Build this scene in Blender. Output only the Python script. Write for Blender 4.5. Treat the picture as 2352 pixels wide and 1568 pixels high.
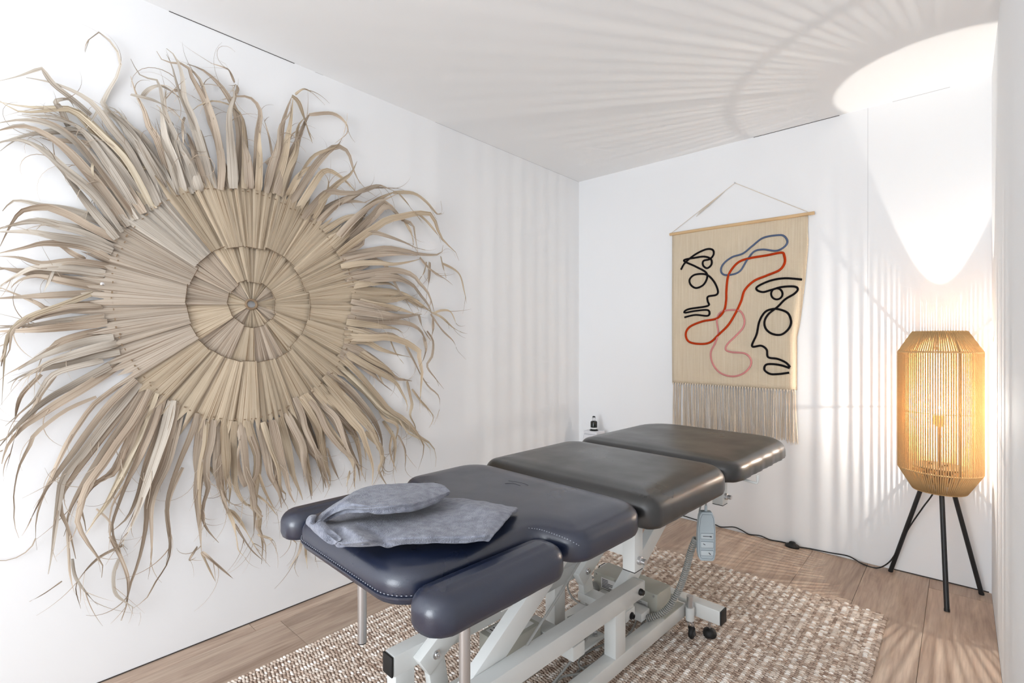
import bpy, bmesh, math, random
import numpy as np
from mathutils import Vector, Matrix

for o in list(bpy.data.objects):
    bpy.data.objects.remove(o, do_unlink=True)
S = bpy.context.scene
COL = S.collection
rnd = random.Random(11)
PI = math.pi

# ------------------------------------------------------------------ camera
FPX = 1146.0; YAW = math.radians(42.0); CAMX, CAMY, CAMZ = 2.194, 0.0, 1.169
cam_d = bpy.data.cameras.new('camera')
cam = bpy.data.objects.new('camera', cam_d)
COL.objects.link(cam)
cam.location = (CAMX, CAMY, CAMZ)
cam.rotation_euler = (PI/2, 0, YAW)
cam_d.sensor_width = 36.0
cam_d.lens = FPX/2352*36.0
cam_d.clip_start = 0.02
S.camera = cam

# ------------------------------------------------------------------ light and exposure
S.view_settings.view_transform = 'Standard'
S.view_settings.look = 'None'
S.view_settings.gamma = 1.0
S.view_settings.use_curve_mapping = False
S.view_settings.exposure = 0.12
W = bpy.data.worlds.new('world'); S.world = W
W.use_nodes = True
W.node_tree.nodes['Background'].inputs[0].default_value = (0.86, 0.93, 1.0, 1)
W.node_tree.nodes['Background'].inputs[1].default_value = 1.2

ROOM_W, ROOM_D, ROOM_H, ROOM_F = 2.299, 3.211, 2.40, -2.60
def area(name, loc, rot, sx, sy, energy, col):
    d = bpy.data.lights.new(name, 'AREA'); d.shape = 'RECTANGLE'; d.size = sx; d.size_y = sy
    d.energy = energy; d.color = col
    o = bpy.data.objects.new(name, d); COL.objects.link(o)
    o.location = loc; o.rotation_euler = rot
    return o
# daylight entering through the glazed opening behind the camera, and an added side fill
DAY = 78.0; SIDE_FILL = 5.0
area('window_daylight', (1.38, ROOM_F+0.02, 1.10), (PI/2+.42, 0, .10), 1.6, 2.0, DAY, (0.90, 0.95, 1.0))
area('side_fill_light', (ROOM_W-0.02, -1.55, 1.15), (PI/2, 0, PI/2), 1.3, 1.9, SIDE_FILL, (0.90, 0.95, 1.0))  # added fill with no known window, evens out left and back walls
LAMP_STRENGTH = 51500.0

# ------------------------------------------------------------------ photo geometry helpers
FX, FY = -math.sin(YAW), math.cos(YAW)
RX, RY = math.cos(YAW), math.sin(YAW)
def ray(px, py):
    u = (px-1176)/FPX; v = (784-py)/FPX
    return (FX+u*RX, FY+u*RY, v)
def atz(px, py, z):
    d = ray(px, py); t = (z-CAMZ)/d[2]; return Vector((CAMX+t*d[0], t*d[1], z))
def atx(px, py, x):
    d = ray(px, py); t = (x-CAMX)/d[0]; return Vector((x, t*d[1], CAMZ+t*d[2]))
def aty(px, py, y):
    d = ray(px, py); t = y/d[1]; return Vector((CAMX+t*d[0], y, CAMZ+t*d[2]))

# ------------------------------------------------------------------ object helpers
def link(name, me, mat=None, parent=None, smooth=False):
    o = bpy.data.objects.new(name, me); COL.objects.link(o)
    if mat is not None and not me.materials: me.materials.append(mat)
    if parent is not None: o.parent = parent
    if smooth and len(me.polygons):
        me.polygons.foreach_set('use_smooth', [True]*len(me.polygons))
    return o
def tag(o, label, cat, group=None, kind=None):
    o['label'] = label; o['category'] = cat
    if group: o['group'] = group
    if kind: o['kind'] = kind
    return o
def struct(o, label=None, cat=None):
    o['kind'] = 'structure'
    if label: o['label'] = label
    if cat: o['category'] = cat
    return o
def thing(name, loc, label, cat, rotz=0.0, group=None):
    o = bpy.data.objects.new(name, None); COL.objects.link(o)
    o.location = loc; o.rotation_euler = (0, 0, rotz); o.empty_display_size = 0.1
    return tag(o, label, cat, group)
def pydata(name, v, f):
    me = bpy.data.meshes.new(name); me.from_pydata([tuple(p) for p in v], [], f); me.update(); return me

class MB:
    """collects simple shapes into one mesh"""
    def __init__(s): s.v = []; s.f = []
    def add(s, v, f):
        n = len(s.v); s.v += [tuple(p) for p in v]; s.f += [tuple(i+n for i in q) for q in f]; return s
    def box(s, lo, hi):
        x0, y0, z0 = lo; x1, y1, z1 = hi
        return s.add([(x0,y0,z0),(x1,y0,z0),(x1,y1,z0),(x0,y1,z0),(x0,y0,z1),(x1,y0,z1),(x1,y1,z1),(x0,y1,z1)],
                     [(0,3,2,1),(4,5,6,7),(0,1,5,4),(1,2,6,5),(2,3,7,6),(3,0,4,7)])
    def beam(s, p, q, w, h, side=(1,0,0)):
        p = Vector(p); q = Vector(q); t = (q-p).normalized(); sd = Vector(side); sd = (sd - t*sd.dot(t)).normalized()
        up = t.cross(sd); vs = []
        for c in (p, q):
            for a, b in ((-1,-1),(1,-1),(1,1),(-1,1)):
                vs.append(c + sd*a*w/2 + up*b*h/2)
        return s.add(vs, [(0,3,2,1),(4,5,6,7),(0,1,5,4),(1,2,6,5),(2,3,7,6),(3,0,4,7)])
    def tube(s, pts, r, n=8, closed=False, cap=True):
        pts = [Vector(p) for p in pts]; m = len(pts)
        rs = r if isinstance(r, (list, tuple)) else [r]*m
        up = None; vs = []
        for i, p in enumerate(pts):
            if closed: t = (pts[(i+1) % m]-pts[i-1])
            else: t = pts[min(i+1, m-1)]-pts[max(i-1, 0)]
            t = t.normalized() if t.length > 1e-9 else Vector((0,0,1))
            if up is None:
                up = Vector((0,0,1)) if abs(t.z) < .9 else Vector((1,0,0))
            a = up - t*up.dot(t)
            if a.length < 1e-5: a = t.orthogonal()
            a.normalize(); up = a; b = t.cross(a)
            for k in range(n):
                an = 2*PI*k/n; vs.append(p + (a*math.cos(an)+b*math.sin(an))*rs[i])
        fs = []
        for i in range(m if closed else m-1):
            j = (i+1) % m
            for k in range(n):
                l = (k+1) % n; fs.append((i*n+k, i*n+l, j*n+l, j*n+k))
        if cap and not closed:
            fs.append(tuple(range(n-1, -1, -1))); fs.append(tuple((m-1)*n+k for k in range(n)))
        return s.add(vs, fs)
    def lathe(s, prof, n=24, c=(0,0,0)):
        vs = []; fs = []
        for r, z in prof:
            for k in range(n):
                a = 2*PI*k/n; vs.append((c[0]+r*math.cos(a), c[1]+r*math.sin(a), c[2]+z))
        for i in range(len(prof)-1):
            for k in range(n):
                l = (k+1) % n; fs.append((i*n+k, i*n+l, (i+1)*n+l, (i+1)*n+k))
        fs.append(tuple(range(n-1, -1, -1))); m = len(prof)-1; fs.append(tuple(m*n+k for k in range(n)))
        return s.add(vs, fs)
    def build(s, name, mat, parent=None, smooth=False, bevel=0.0, seg=2):
        me = pydata(name, s.v, s.f)
        o = link(name, me, mat, parent, smooth)
        if bevel:
            bm = bmesh.new(); bm.from_mesh(me)
            bmesh.ops.bevel(bm, geom=[e for e in bm.edges if e.is_manifold and e.calc_face_angle(0) > .5], offset=bevel, segments=seg, affect='EDGES', profile=.5)
            bm.to_mesh(me); bm.free()
            me.polygons.foreach_set('use_smooth', [True]*len(me.polygons))
            try: me.set_sharp_from_angle(angle=math.radians(40))
            except Exception: pass
        elif smooth:
            try: me.set_sharp_from_angle(angle=math.radians(45))
            except Exception: pass
        return o

def spline(pts, n, closed=False):
    """Catmull-Rom through pts, n samples"""
    P = [np.array(p, float) for p in pts]; m = len(P); out = []
    segs = m if closed else m-1
    L = [np.linalg.norm(P[(i+1) % m]-P[i])+1e-9 for i in range(segs)]
    tot = sum(L)
    for k in range(n):
        d = tot*k/(n if closed else n-1); i = 0
        while i < segs-1 and d > L[i]: d -= L[i]; i += 1
        t = min(1.0, d/L[i])
        if closed: a, b, c, e = P[i-1], P[i], P[(i+1) % m], P[(i+2) % m]
        else: a, b, c, e = P[max(i-1,0)], P[i], P[i+1], P[min(i+2,m-1)]
        out.append(.5*((2*b)+(-a+c)*t+(2*a-5*b+4*c-e)*t*t+(-a+3*b-3*c+e)*t**3))
    return out

# ------------------------------------------------------------------ materials
def srgb(r, g, b):
    def f(c):
        c /= 255.0
        return c/12.92 if c <= .04045 else ((c+.055)/1.055)**2.4
    return (f(r), f(g), f(b), 1)
def newmat(name, col, rough=.6, metal=0.0, spec=.5):
    m = bpy.data.materials.new(name); m.use_nodes = True
    b = m.node_tree.nodes['Principled BSDF']
    b.inputs['Base Color'].default_value = col; b.inputs['Roughness'].default_value = rough
    b.inputs['Metallic'].default_value = metal; b.inputs['Specular IOR Level'].default_value = spec
    return m, m.node_tree.nodes, m.node_tree.links, b
def noisebump(m, scale, strength, dist=.01, coord='Object', detail=4, stretch=None):
    N, Lk = m.node_tree.nodes, m.node_tree.links; b = N['Principled BSDF']
    tc = N.new('ShaderNodeTexCoord'); nz = N.new('ShaderNodeTexNoise'); bp = N.new('ShaderNodeBump')
    nz.inputs['Scale'].default_value = scale; nz.inputs['Detail'].default_value = detail
    src = tc.outputs[coord]
    if stretch:
        mp = N.new('ShaderNodeMapping'); mp.inputs['Scale'].default_value = stretch
        Lk.new(src, mp.inputs[0]); src = mp.outputs[0]
    Lk.new(src, nz.inputs['Vector'])
    bp.inputs['Strength'].default_value = strength; bp.inputs['Distance'].default_value = dist
    Lk.new(nz.outputs['Fac'], bp.inputs['Height']); Lk.new(bp.outputs[0], b.inputs['Normal'])
    return nz
def vary(m, nz_out, c0, c1, lo=.3, hi=.7):
    N, Lk = m.node_tree.nodes, m.node_tree.links
    r = N.new('ShaderNodeValToRGB'); r.color_ramp.elements[0].position = lo; r.color_ramp.elements[1].position = hi
    r.color_ramp.elements[0].color = c0; r.color_ramp.elements[1].color = c1
    Lk.new(nz_out, r.inputs[0]); Lk.new(r.outputs[0], N['Principled BSDF'].inputs['Base Color'])
    return r

M = {}
m, *_ = newmat('white_wall_paint', (.925, .927, .935, 1), .75, spec=.25); noisebump(m, 9, .06, .01, detail=6); M['wall'] = m
m, *_ = newmat('ceiling_paint', (.93, .928, .928, 1), .85, spec=.15); noisebump(m, 5, .08, .01, detail=5); M['ceiling'] = m
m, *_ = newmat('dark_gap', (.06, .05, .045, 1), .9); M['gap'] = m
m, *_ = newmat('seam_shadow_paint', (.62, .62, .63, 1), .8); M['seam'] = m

def wood(name):
    m, N, Lk, b = newmat(name, (.4, .3, .22, 1), .42, spec=.4)
    tc = N.new('ShaderNodeTexCoord'); oi = N.new('ShaderNodeObjectInfo')
    add = N.new('ShaderNodeVectorMath'); add.operation = 'ADD'
    mul = N.new('ShaderNodeMath'); mul.operation = 'MULTIPLY'; mul.inputs[1].default_value = 37.0
    Lk.new(oi.outputs['Random'], mul.inputs[0]); Lk.new(tc.outputs['Object'], add.inputs[0]); Lk.new(mul.outputs[0], add.inputs[1])
    mp = N.new('ShaderNodeMapping'); mp.inputs['Scale'].default_value = (9, 1.1, 9); Lk.new(add.outputs[0], mp.inputs[0])
    n1 = N.new('ShaderNodeTexNoise'); n1.inputs['Scale'].default_value = 1.6; n1.inputs['Detail'].default_value = 7; n1.inputs['Distortion'].default_value = 1.4
    Lk.new(mp.outputs[0], n1.inputs['Vector'])
    mp2 = N.new('ShaderNodeMapping'); mp2.inputs['Scale'].default_value = (90, 5, 90); Lk.new(add.outputs[0], mp2.inputs[0])
    n2 = N.new('ShaderNodeTexNoise'); n2.inputs['Scale'].default_value = 1.5; n2.inputs['Detail'].default_value = 4; Lk.new(mp2.outputs[0], n2.inputs['Vector'])
    r = N.new('ShaderNodeValToRGB'); e = r.color_ramp.elements
    e[0].position = .28; e[0].color = srgb(164, 140, 122); e[1].position = .72; e[1].color = srgb(208, 187, 167)
    x = e.new(.5); x.color = srgb(189, 165, 146)
    Lk.new(n1.outputs['Fac'], r.inputs[0])
    mx = N.new('ShaderNodeMixRGB'); mx.blend_type = 'MULTIPLY'; mx.inputs[0].default_value = .35
    r2 = N.new('ShaderNodeValToRGB'); r2.color_ramp.elements[0].position = .35; r2.color_ramp.elements[0].color = (.55,.5,.47,1); r2.color_ramp.elements[1].position = .6; r2.color_ramp.elements[1].color = (1,1,1,1)
    Lk.new(n2.outputs['Fac'], r2.inputs[0]); Lk.new(r.outputs[0], mx.inputs[1]); Lk.new(r2.outputs[0], mx.inputs[2])
    hsv = N.new('ShaderNodeHueSaturation'); mr = N.new('ShaderNodeMapRange'); mr.inputs[3].default_value = .88; mr.inputs[4].default_value = 1.1
    Lk.new(oi.outputs['Random'], mr.inputs[0]); Lk.new(mr.outputs[0], hsv.inputs['Value']); Lk.new(mx.outputs[0], hsv.inputs['Color'])
    Lk.new(hsv.outputs[0], b.inputs['Base Color'])
    bp = N.new('ShaderNodeBump'); bp.inputs['Strength'].default_value = .06; bp.inputs['Distance'].default_value = .004
    Lk.new(n2.outputs['Fac'], bp.inputs['Height']); Lk.new(bp.outputs[0], b.inputs['Normal'])
    return m
M['wood'] = wood('oak_laminate')
m, *_ = newmat('floor_base', (.10, .08, .06, 1), .9); M['subfloor'] = m

def leather(name, c, rough):
    m, N, Lk, b = newmat(name, c, rough, spec=1.0)
    nz = noisebump(m, 420, .10, .002, detail=2)
    tc = N.new('ShaderNodeTexCoord'); n2 = N.new('ShaderNodeTexNoise'); n2.inputs['Scale'].default_value = 6; n2.inputs['Detail'].default_value = 5
    Lk.new(tc.outputs['Object'], n2.inputs['Vector'])
    mr = N.new('ShaderNodeMapRange'); mr.inputs[1].default_value = .3; mr.inputs[2].default_value = .7; mr.inputs[3].default_value = rough-.05; mr.inputs[4].default_value = rough+.08
    Lk.new(n2.outputs['Fac'], mr.inputs[0]); Lk.new(mr.outputs[0], b.inputs['Roughness'])
    return m
M['navy'] = leather('navy_vinyl', (.007, .013, .036, 1), .31)
M['black'] = leather('black_vinyl', (.013, .013, .0135, 1), .31)
m, *_ = newmat('stitch_thread', (.35, .37, .42, 1), .7); M['thread'] = m
m, *_ = newmat('white_powder_coat', srgb(222, 224, 222), .35, spec=.5); M['frame'] = m
m, *_ = newmat('grey_plastic_box', srgb(176, 176, 166), .5); M['greybox'] = m
m, *_ = newmat('grey_blue_plastic', srgb(178, 190, 196), .4); M['handset'] = m
m, *_ = newmat('handset_line', srgb(96, 106, 118), .5); M['hline'] = m
m, *_ = newmat('handset_button', srgb(196, 205, 209), .4); M['hbutton'] = m
m, *_ = newmat('grey_cable', srgb(158, 158, 154), .5); M['cable'] = m
m, *_ = newmat('black_rubber', (.008, .008, .008, 1), .6); M['rubber'] = m
m, *_ = newmat('chrome', (.75, .75, .76, 1), .22, 1.0); M['chrome'] = m
m, *_ = newmat('brushed_steel', (.62, .62, .63, 1), .34, 1.0); M['steel'] = m
m, *_ = newmat('black_metal', (.012, .012, .013, 1), .45); M['blackmetal'] = m
m, *_ = newmat('label_paper', (.75, .75, .74, 1), .6); M['paper'] = m
m, *_ = newmat('print_ink', (.06, .06, .07, 1), .7); M['ink'] = m

# terry towel
m, N, Lk, b = newmat('grey_terry', srgb(128, 131, 143), .95, spec=.1)
nz = noisebump(m, 330, .9, .004, detail=3)
tc = N.new('ShaderNodeTexCoord'); n2 = N.new('ShaderNodeTexNoise'); n2.inputs['Scale'].default_value = 60; n2.inputs['Detail'].default_value = 6
Lk.new(tc.outputs['Object'], n2.inputs['Vector']); vary(m, n2.outputs['Fac'], srgb(124, 127, 139), srgb(152, 155, 167), .34, .66)
try: b.inputs['Sheen Weight'].default_value = .25
except Exception: pass
M['towel'] = m

# rug yarn: colour stored per loop
m, N, Lk, b = newmat('rug_yarn', (.4, .33, .28, 1), .95, spec=.1)
at = N.new('ShaderNodeAttribute'); at.attribute_name = 'yarn'
tc = N.new('ShaderNodeTexCoord'); n2 = N.new('ShaderNodeTexNoise'); n2.inputs['Scale'].default_value = 420; n2.inputs['Detail'].default_value = 3
Lk.new(tc.outputs['Object'], n2.inputs['Vector'])
mx = N.new('ShaderNodeMixRGB'); mx.blend_type = 'MULTIPLY'; mx.inputs[0].default_value = .45
Lk.new(at.outputs['Color'], mx.inputs[1]); Lk.new(n2.outputs['Fac'], mx.inputs[2])
g = N.new('ShaderNodeMixRGB'); g.blend_type = 'MULTIPLY'; g.inputs[0].default_value = 1; g.inputs[2].default_value = (1.72,1.73,1.78,1)
Lk.new(mx.outputs[0], g.inputs[1]); Lk.new(g.outputs[0], b.inputs['Base Color'])
bp = N.new('ShaderNodeBump'); bp.inputs['Strength'].default_value = .5; bp.inputs['Distance'].default_value = .002
Lk.new(n2.outputs['Fac'], bp.inputs['Height']); Lk.new(bp.outputs[0], b.inputs['Normal'])
M['rug'] = m
m, *_ = newmat('rug_backing', srgb(120, 100, 86), .95); M['rugback'] = m

# palm leaf
def palm(name, ca, cb, dark):
    m, N, Lk, b = newmat(name, ca, .62, spec=.3)
    uv = N.new('ShaderNodeUVMap'); uv.uv_map = 'UVMap'
    oi = N.new('ShaderNodeObjectInfo'); mul = N.new('ShaderNodeMath'); mul.operation = 'MULTIPLY'; mul.inputs[1].default_value = 53
    Lk.new(oi.outputs['Random'], mul.inputs[0])
    add = N.new('ShaderNodeVectorMath'); add.operation = 'ADD'; Lk.new(uv.outputs[0], add.inputs[0]); Lk.new(mul.outputs[0], add.inputs[1])
    mp = N.new('ShaderNodeMapping'); mp.inputs['Scale'].default_value = (3.0, 330, 1); Lk.new(add.outputs[0], mp.inputs[0])
    n1 = N.new('ShaderNodeTexNoise'); n1.inputs['Scale'].default_value = 1; n1.inputs['Detail'].default_value = 5; Lk.new(mp.outputs[0], n1.inputs['Vector'])
    mp2 = N.new('ShaderNodeMapping'); mp2.inputs['Scale'].default_value = (7, 30, 1); Lk.new(add.outputs[0], mp2.inputs[0])
    n2 = N.new('ShaderNodeTexNoise'); n2.inputs['Scale'].default_value = 1; n2.inputs['Detail'].default_value = 4; Lk.new(mp2.outputs[0], n2.inputs['Vector'])
    r = N.new('ShaderNodeValToRGB'); e = r.color_ramp.elements
    e[0].position = .33; e[0].color = dark; e[1].position = .66; e[1].color = cb
    x = e.new(.45); x.color = ca
    Lk.new(n1.outputs['Fac'], r.inputs[0])
    hsv = N.new('ShaderNodeHueSaturation'); mr = N.new('ShaderNodeMapRange'); mr.inputs[3].default_value = .72; mr.inputs[4].default_value = 1.12
    ad = N.new('ShaderNodeMath'); ad.operation = 'ADD'; ml = N.new('ShaderNodeMath'); ml.operation = 'MULTIPLY'; ml.inputs[1].default_value = .5
    Lk.new(oi.outputs['Random'], ad.inputs[0]); Lk.new(n2.outputs['Fac'], ad.inputs[1]); Lk.new(ad.outputs[0], ml.inputs[0]); Lk.new(ml.outputs[0], mr.inputs[0])
    Lk.new(mr.outputs[0], hsv.inputs['Value']); Lk.new(r.outputs[0], hsv.inputs['Color']); Lk.new(hsv.outputs[0], b.inputs['Base Color'])
    bp = N.new('ShaderNodeBump'); bp.inputs['Strength'].default_value = .35; bp.inputs['Distance'].default_value = .002
    Lk.new(n1.outputs['Fac'], bp.inputs['Height']); Lk.new(bp.outputs[0], b.inputs['Normal'])
    return m
M['palm_warm'] = palm('palm_leaf_warm', srgb(200, 181, 155), srgb(214, 197, 173), srgb(150, 126, 100))
M['palm_grey'] = palm('palm_leaf_grey', srgb(192, 181, 167), srgb(205, 196, 184), srgb(146, 131, 115))
M['palm_taupe'] = palm('palm_leaf_taupe', srgb(186, 168, 149), srgb(203, 188, 170), srgb(136, 115, 96))
M['palm_pale'] = palm('palm_leaf_pale', srgb(216, 200, 174), srgb(228, 215, 192), srgb(150, 128, 102))
m, *_ = newmat('palm_thread', srgb(142, 120, 96), .9); M['palm_thread'] = m
m, *_ = newmat('palm_thread_dark', srgb(104, 82, 60), .9); M['palm_thread_dark'] = m
M['palm_rose'] = palm('palm_leaf_rose', srgb(196, 180, 162), srgb(210, 196, 180), srgb(150, 130, 112))

# jute rope
m, N, Lk, b = newmat('jute_rope', srgb(204, 168, 120), .9, spec=.1)
tc = N.new('ShaderNodeTexCoord'); wv = N.new('ShaderNodeTexWave'); wv.inputs['Scale'].default_value = 90; wv.bands_direction = 'DIAGONAL'
Lk.new(tc.outputs['Object'], wv.inputs['Vector']); bp = N.new('ShaderNodeBump'); bp.inputs['Strength'].default_value = .5; bp.inputs['Distance'].default_value = .002
Lk.new(wv.outputs['Fac'], bp.inputs['Height']); Lk.new(bp.outputs[0], b.inputs['Normal'])
tr = N.new('ShaderNodeBsdfTranslucent'); tr.inputs[0].default_value = srgb(244, 212, 160); ms = N.new('ShaderNodeMixShader'); ms.inputs[0].default_value = .08
Lk.new(b.outputs[0], ms.inputs[1]); Lk.new(tr.outputs[0], ms.inputs[2]); Lk.new(ms.outputs[0], N['Material Output'].inputs[0])
M['jute'] = m
m, N, Lk, b = newmat('bulb_glow', (1, 1, 1, 1), .3)
b.inputs['Emission Color'].default_value = (1.0, .945, .86, 1); b.inputs['Emission Strength'].default_value = LAMP_STRENGTH
M['bulb'] = m
m, N, Lk, b = newmat('bulb_glass', (1, 1, 1, 1), .05)
tp = N.new('ShaderNodeBsdfTransparent'); em = N.new('ShaderNodeEmission'); em.inputs[0].default_value = (1.0, .90, .72, 1); em.inputs[1].default_value = 1.2
ad_ = N.new('ShaderNodeAddShader'); Lk.new(tp.outputs[0], ad_.inputs[0]); Lk.new(em.outputs[0], ad_.inputs[1]); Lk.new(ad_.outputs[0], N['Material Output'].inputs[0])
M['bulb_glass'] = m

# tapestry
m, N, Lk, b = newmat('woven_linen', srgb(208, 190, 164), .95, spec=.1)
tc = N.new('ShaderNodeTexCoord')
def wave(dirn, sc):
    w = N.new('ShaderNodeTexWave'); w.bands_direction = dirn; w.inputs['Scale'].default_value = sc; w.inputs['Distortion'].default_value = 1.0; w.inputs['Detail'].default_value = 1
    Lk.new(tc.outputs['Object'], w.inputs['Vector']); return w
wa, wb = wave('X', 75), wave('Z', 75)
am = N.new('ShaderNodeMath'); am.operation = 'ADD'; Lk.new(wa.outputs['Fac'], am.inputs[0]); Lk.new(wb.outputs['Fac'], am.inputs[1])
bp = N.new('ShaderNodeBump'); bp.inputs['Strength'].default_value = .5; bp.inputs['Distance'].default_value = .002
Lk.new(am.outputs[0], bp.inputs['Height']); Lk.new(bp.outputs[0], b.inputs['Normal'])
mp = N.new('ShaderNodeMapping'); mp.inputs['Scale'].default_value = (160, 1, 4); Lk.new(tc.outputs['Object'], mp.inputs[0])
n1 = N.new('ShaderNodeTexNoise'); n1.inputs['Scale'].default_value = 1; n1.inputs['Detail'].default_value = 3; Lk.new(mp.outputs[0], n1.inputs['Vector'])
vary(m, n1.outputs['Fac'], srgb(220, 201, 173), srgb(231, 215, 191), .3, .7)
M['linen'] = m
def yarn(name, c):
    m, *_ = newmat(name, c, .95, spec=.05); noisebump(m, 500, .6, .003); return m
M['y_black'] = yarn('black_yarn', srgb(28, 26, 28)); M['y_rust'] = yarn('rust_yarn', srgb(186, 62, 26))
M['y_pink'] = yarn('pink_yarn', srgb(212, 142, 140)); M['y_blue'] = yarn('blue_yarn', srgb(92, 106, 134))
M['y_cream'] = yarn('cream_cotton', srgb(226, 212, 194))
m, *_ = newmat('light_dowel', srgb(214, 180, 136), .5); M['dowel'] = m
m, *_ = newmat('white_gloss_plastic', srgb(228, 228, 232), .2); M['gloss'] = m
m, N, Lk, b = newmat('dark_bottle', (.006, .010, .008, 1), .08); M['bottle'] = m
m, N, Lk, b = newmat('clear_cap', (.9, .9, .92, 1), .08); b.inputs['Transmission Weight'].default_value = .85; M['clear'] = m

# ------------------------------------------------------------------ room shell
TH = .08
def slab(name, lo, hi, mat, label, cat):
    o = MB().box(lo, hi).build(name, mat); return struct(o, label, cat)
floor = slab('floor', (-TH, ROOM_F-TH, -.06), (ROOM_W+TH, ROOM_D+TH, -.004), M['subfloor'], 'pale oak plank floor of the treatment room', 'floor')
slab('ceiling', (-TH, ROOM_F-TH, ROOM_H), (ROOM_W+TH, ROOM_D+TH, ROOM_H+.06), M['ceiling'], 'plain off-white ceiling above the treatment table', 'ceiling')
slab('wall_left', (-TH, ROOM_F-TH, -.004), (0, ROOM_D+TH, ROOM_H), M['wall'], 'white wall carrying the palm leaf sunburst', 'wall')
wb_ = slab('wall_back', (0, ROOM_D, -.004), (ROOM_W, ROOM_D+TH, ROOM_H), M['wall'], 'white wall behind the tapestry and lamp', 'wall')
rwm = MB().box((ROOM_W, -.88, -.004), (ROOM_W+TH, ROOM_D+TH, ROOM_H)).box((ROOM_W, ROOM_F-TH, -.004), (ROOM_W+TH, -2.22, ROOM_H))
rwm.box((ROOM_W, -2.22, -.004), (ROOM_W+TH, -.88, .18)); rwm.box((ROOM_W, -2.22, 2.12), (ROOM_W+TH, -.88, ROOM_H))  # unseen opening, added for the side fill light
struct(rwm.build('wall_right', M['wall']), 'white wall at the right edge beside the lamp', 'wall')
fw = MB()
fw.box((0, ROOM_F-TH, -.004), (.45, ROOM_F, ROOM_H)); fw.box((2.25, ROOM_F-TH, -.004), (ROOM_W, ROOM_F, ROOM_H))
fw.box((.45, ROOM_F-TH, 2.28), (2.25, ROOM_F, ROOM_H)); fw.box((.45, ROOM_F-TH, -.004), (2.25, ROOM_F, .05))
struct(fw.build('wall_front', M['wall']), 'white wall with the glazed opening behind the camera', 'wall')
# hairline gaps and joints, their shade laid on as thin dark strips
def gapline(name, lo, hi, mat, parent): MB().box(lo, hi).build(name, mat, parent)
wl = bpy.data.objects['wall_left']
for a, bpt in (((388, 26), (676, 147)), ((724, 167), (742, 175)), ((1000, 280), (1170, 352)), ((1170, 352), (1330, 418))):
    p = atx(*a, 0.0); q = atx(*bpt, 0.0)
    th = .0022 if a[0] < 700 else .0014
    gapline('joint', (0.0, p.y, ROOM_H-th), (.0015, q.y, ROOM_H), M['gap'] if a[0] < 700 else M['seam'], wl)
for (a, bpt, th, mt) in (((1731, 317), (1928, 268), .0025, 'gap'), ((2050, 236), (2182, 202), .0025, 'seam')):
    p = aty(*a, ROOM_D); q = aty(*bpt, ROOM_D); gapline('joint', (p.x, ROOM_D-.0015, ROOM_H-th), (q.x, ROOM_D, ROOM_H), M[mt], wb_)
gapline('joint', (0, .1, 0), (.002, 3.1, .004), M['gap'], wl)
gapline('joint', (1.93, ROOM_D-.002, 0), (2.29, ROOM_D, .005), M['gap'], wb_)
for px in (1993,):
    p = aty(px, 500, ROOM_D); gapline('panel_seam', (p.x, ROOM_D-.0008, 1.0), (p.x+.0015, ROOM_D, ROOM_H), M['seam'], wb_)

# floor planks, each a child of the floor
PW = .2505; x0 = 1.578 - PW*7
pm = {}
for c in range(0, 11):
    xa = max(x0+c*PW, 0.0); xb = min(x0+(c+1)*PW, ROOM_W)
    if xb-xa < .01: continue
    ends = {7: 2.70, 9: 3.088, 6: 2.93, 8: 1.95, 5: 2.4, 10: 3.088}.get(c, rnd.uniform(.4, 1.3))
    ys = [ROOM_D]; y = ends
    while y > ROOM_F: ys.append(y); y -= 1.28
    ys.append(ROOM_F)
    for k in range(len(ys)-1):
        a, bb = ys[k+1]+.0006, ys[k]-.0006
        if bb-a < .02: continue
        w = xb-xa-.0012
        key = (round(w, 4), round(bb-a, 4))
        if key not in pm:
            mb = MB().box((-w/2, -(bb-a)/2, -.004), (w/2, (bb-a)/2, 0)); me = pydata('plank', mb.v, mb.f)
            bm = bmesh.new(); bm.from_mesh(me)
            bmesh.ops.bevel(bm, geom=[e for e in bm.edges if all(v.co.z > -.001 for v in e.verts)], offset=.0008, segments=1, affect='EDGES')
            bm.to_mesh(me); bm.free(); pm[key] = me
        o = link('plank', pm[key], M['wood'], floor); o.location = ((xa+xb)/2, (a+bb)/2, 0)

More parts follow.
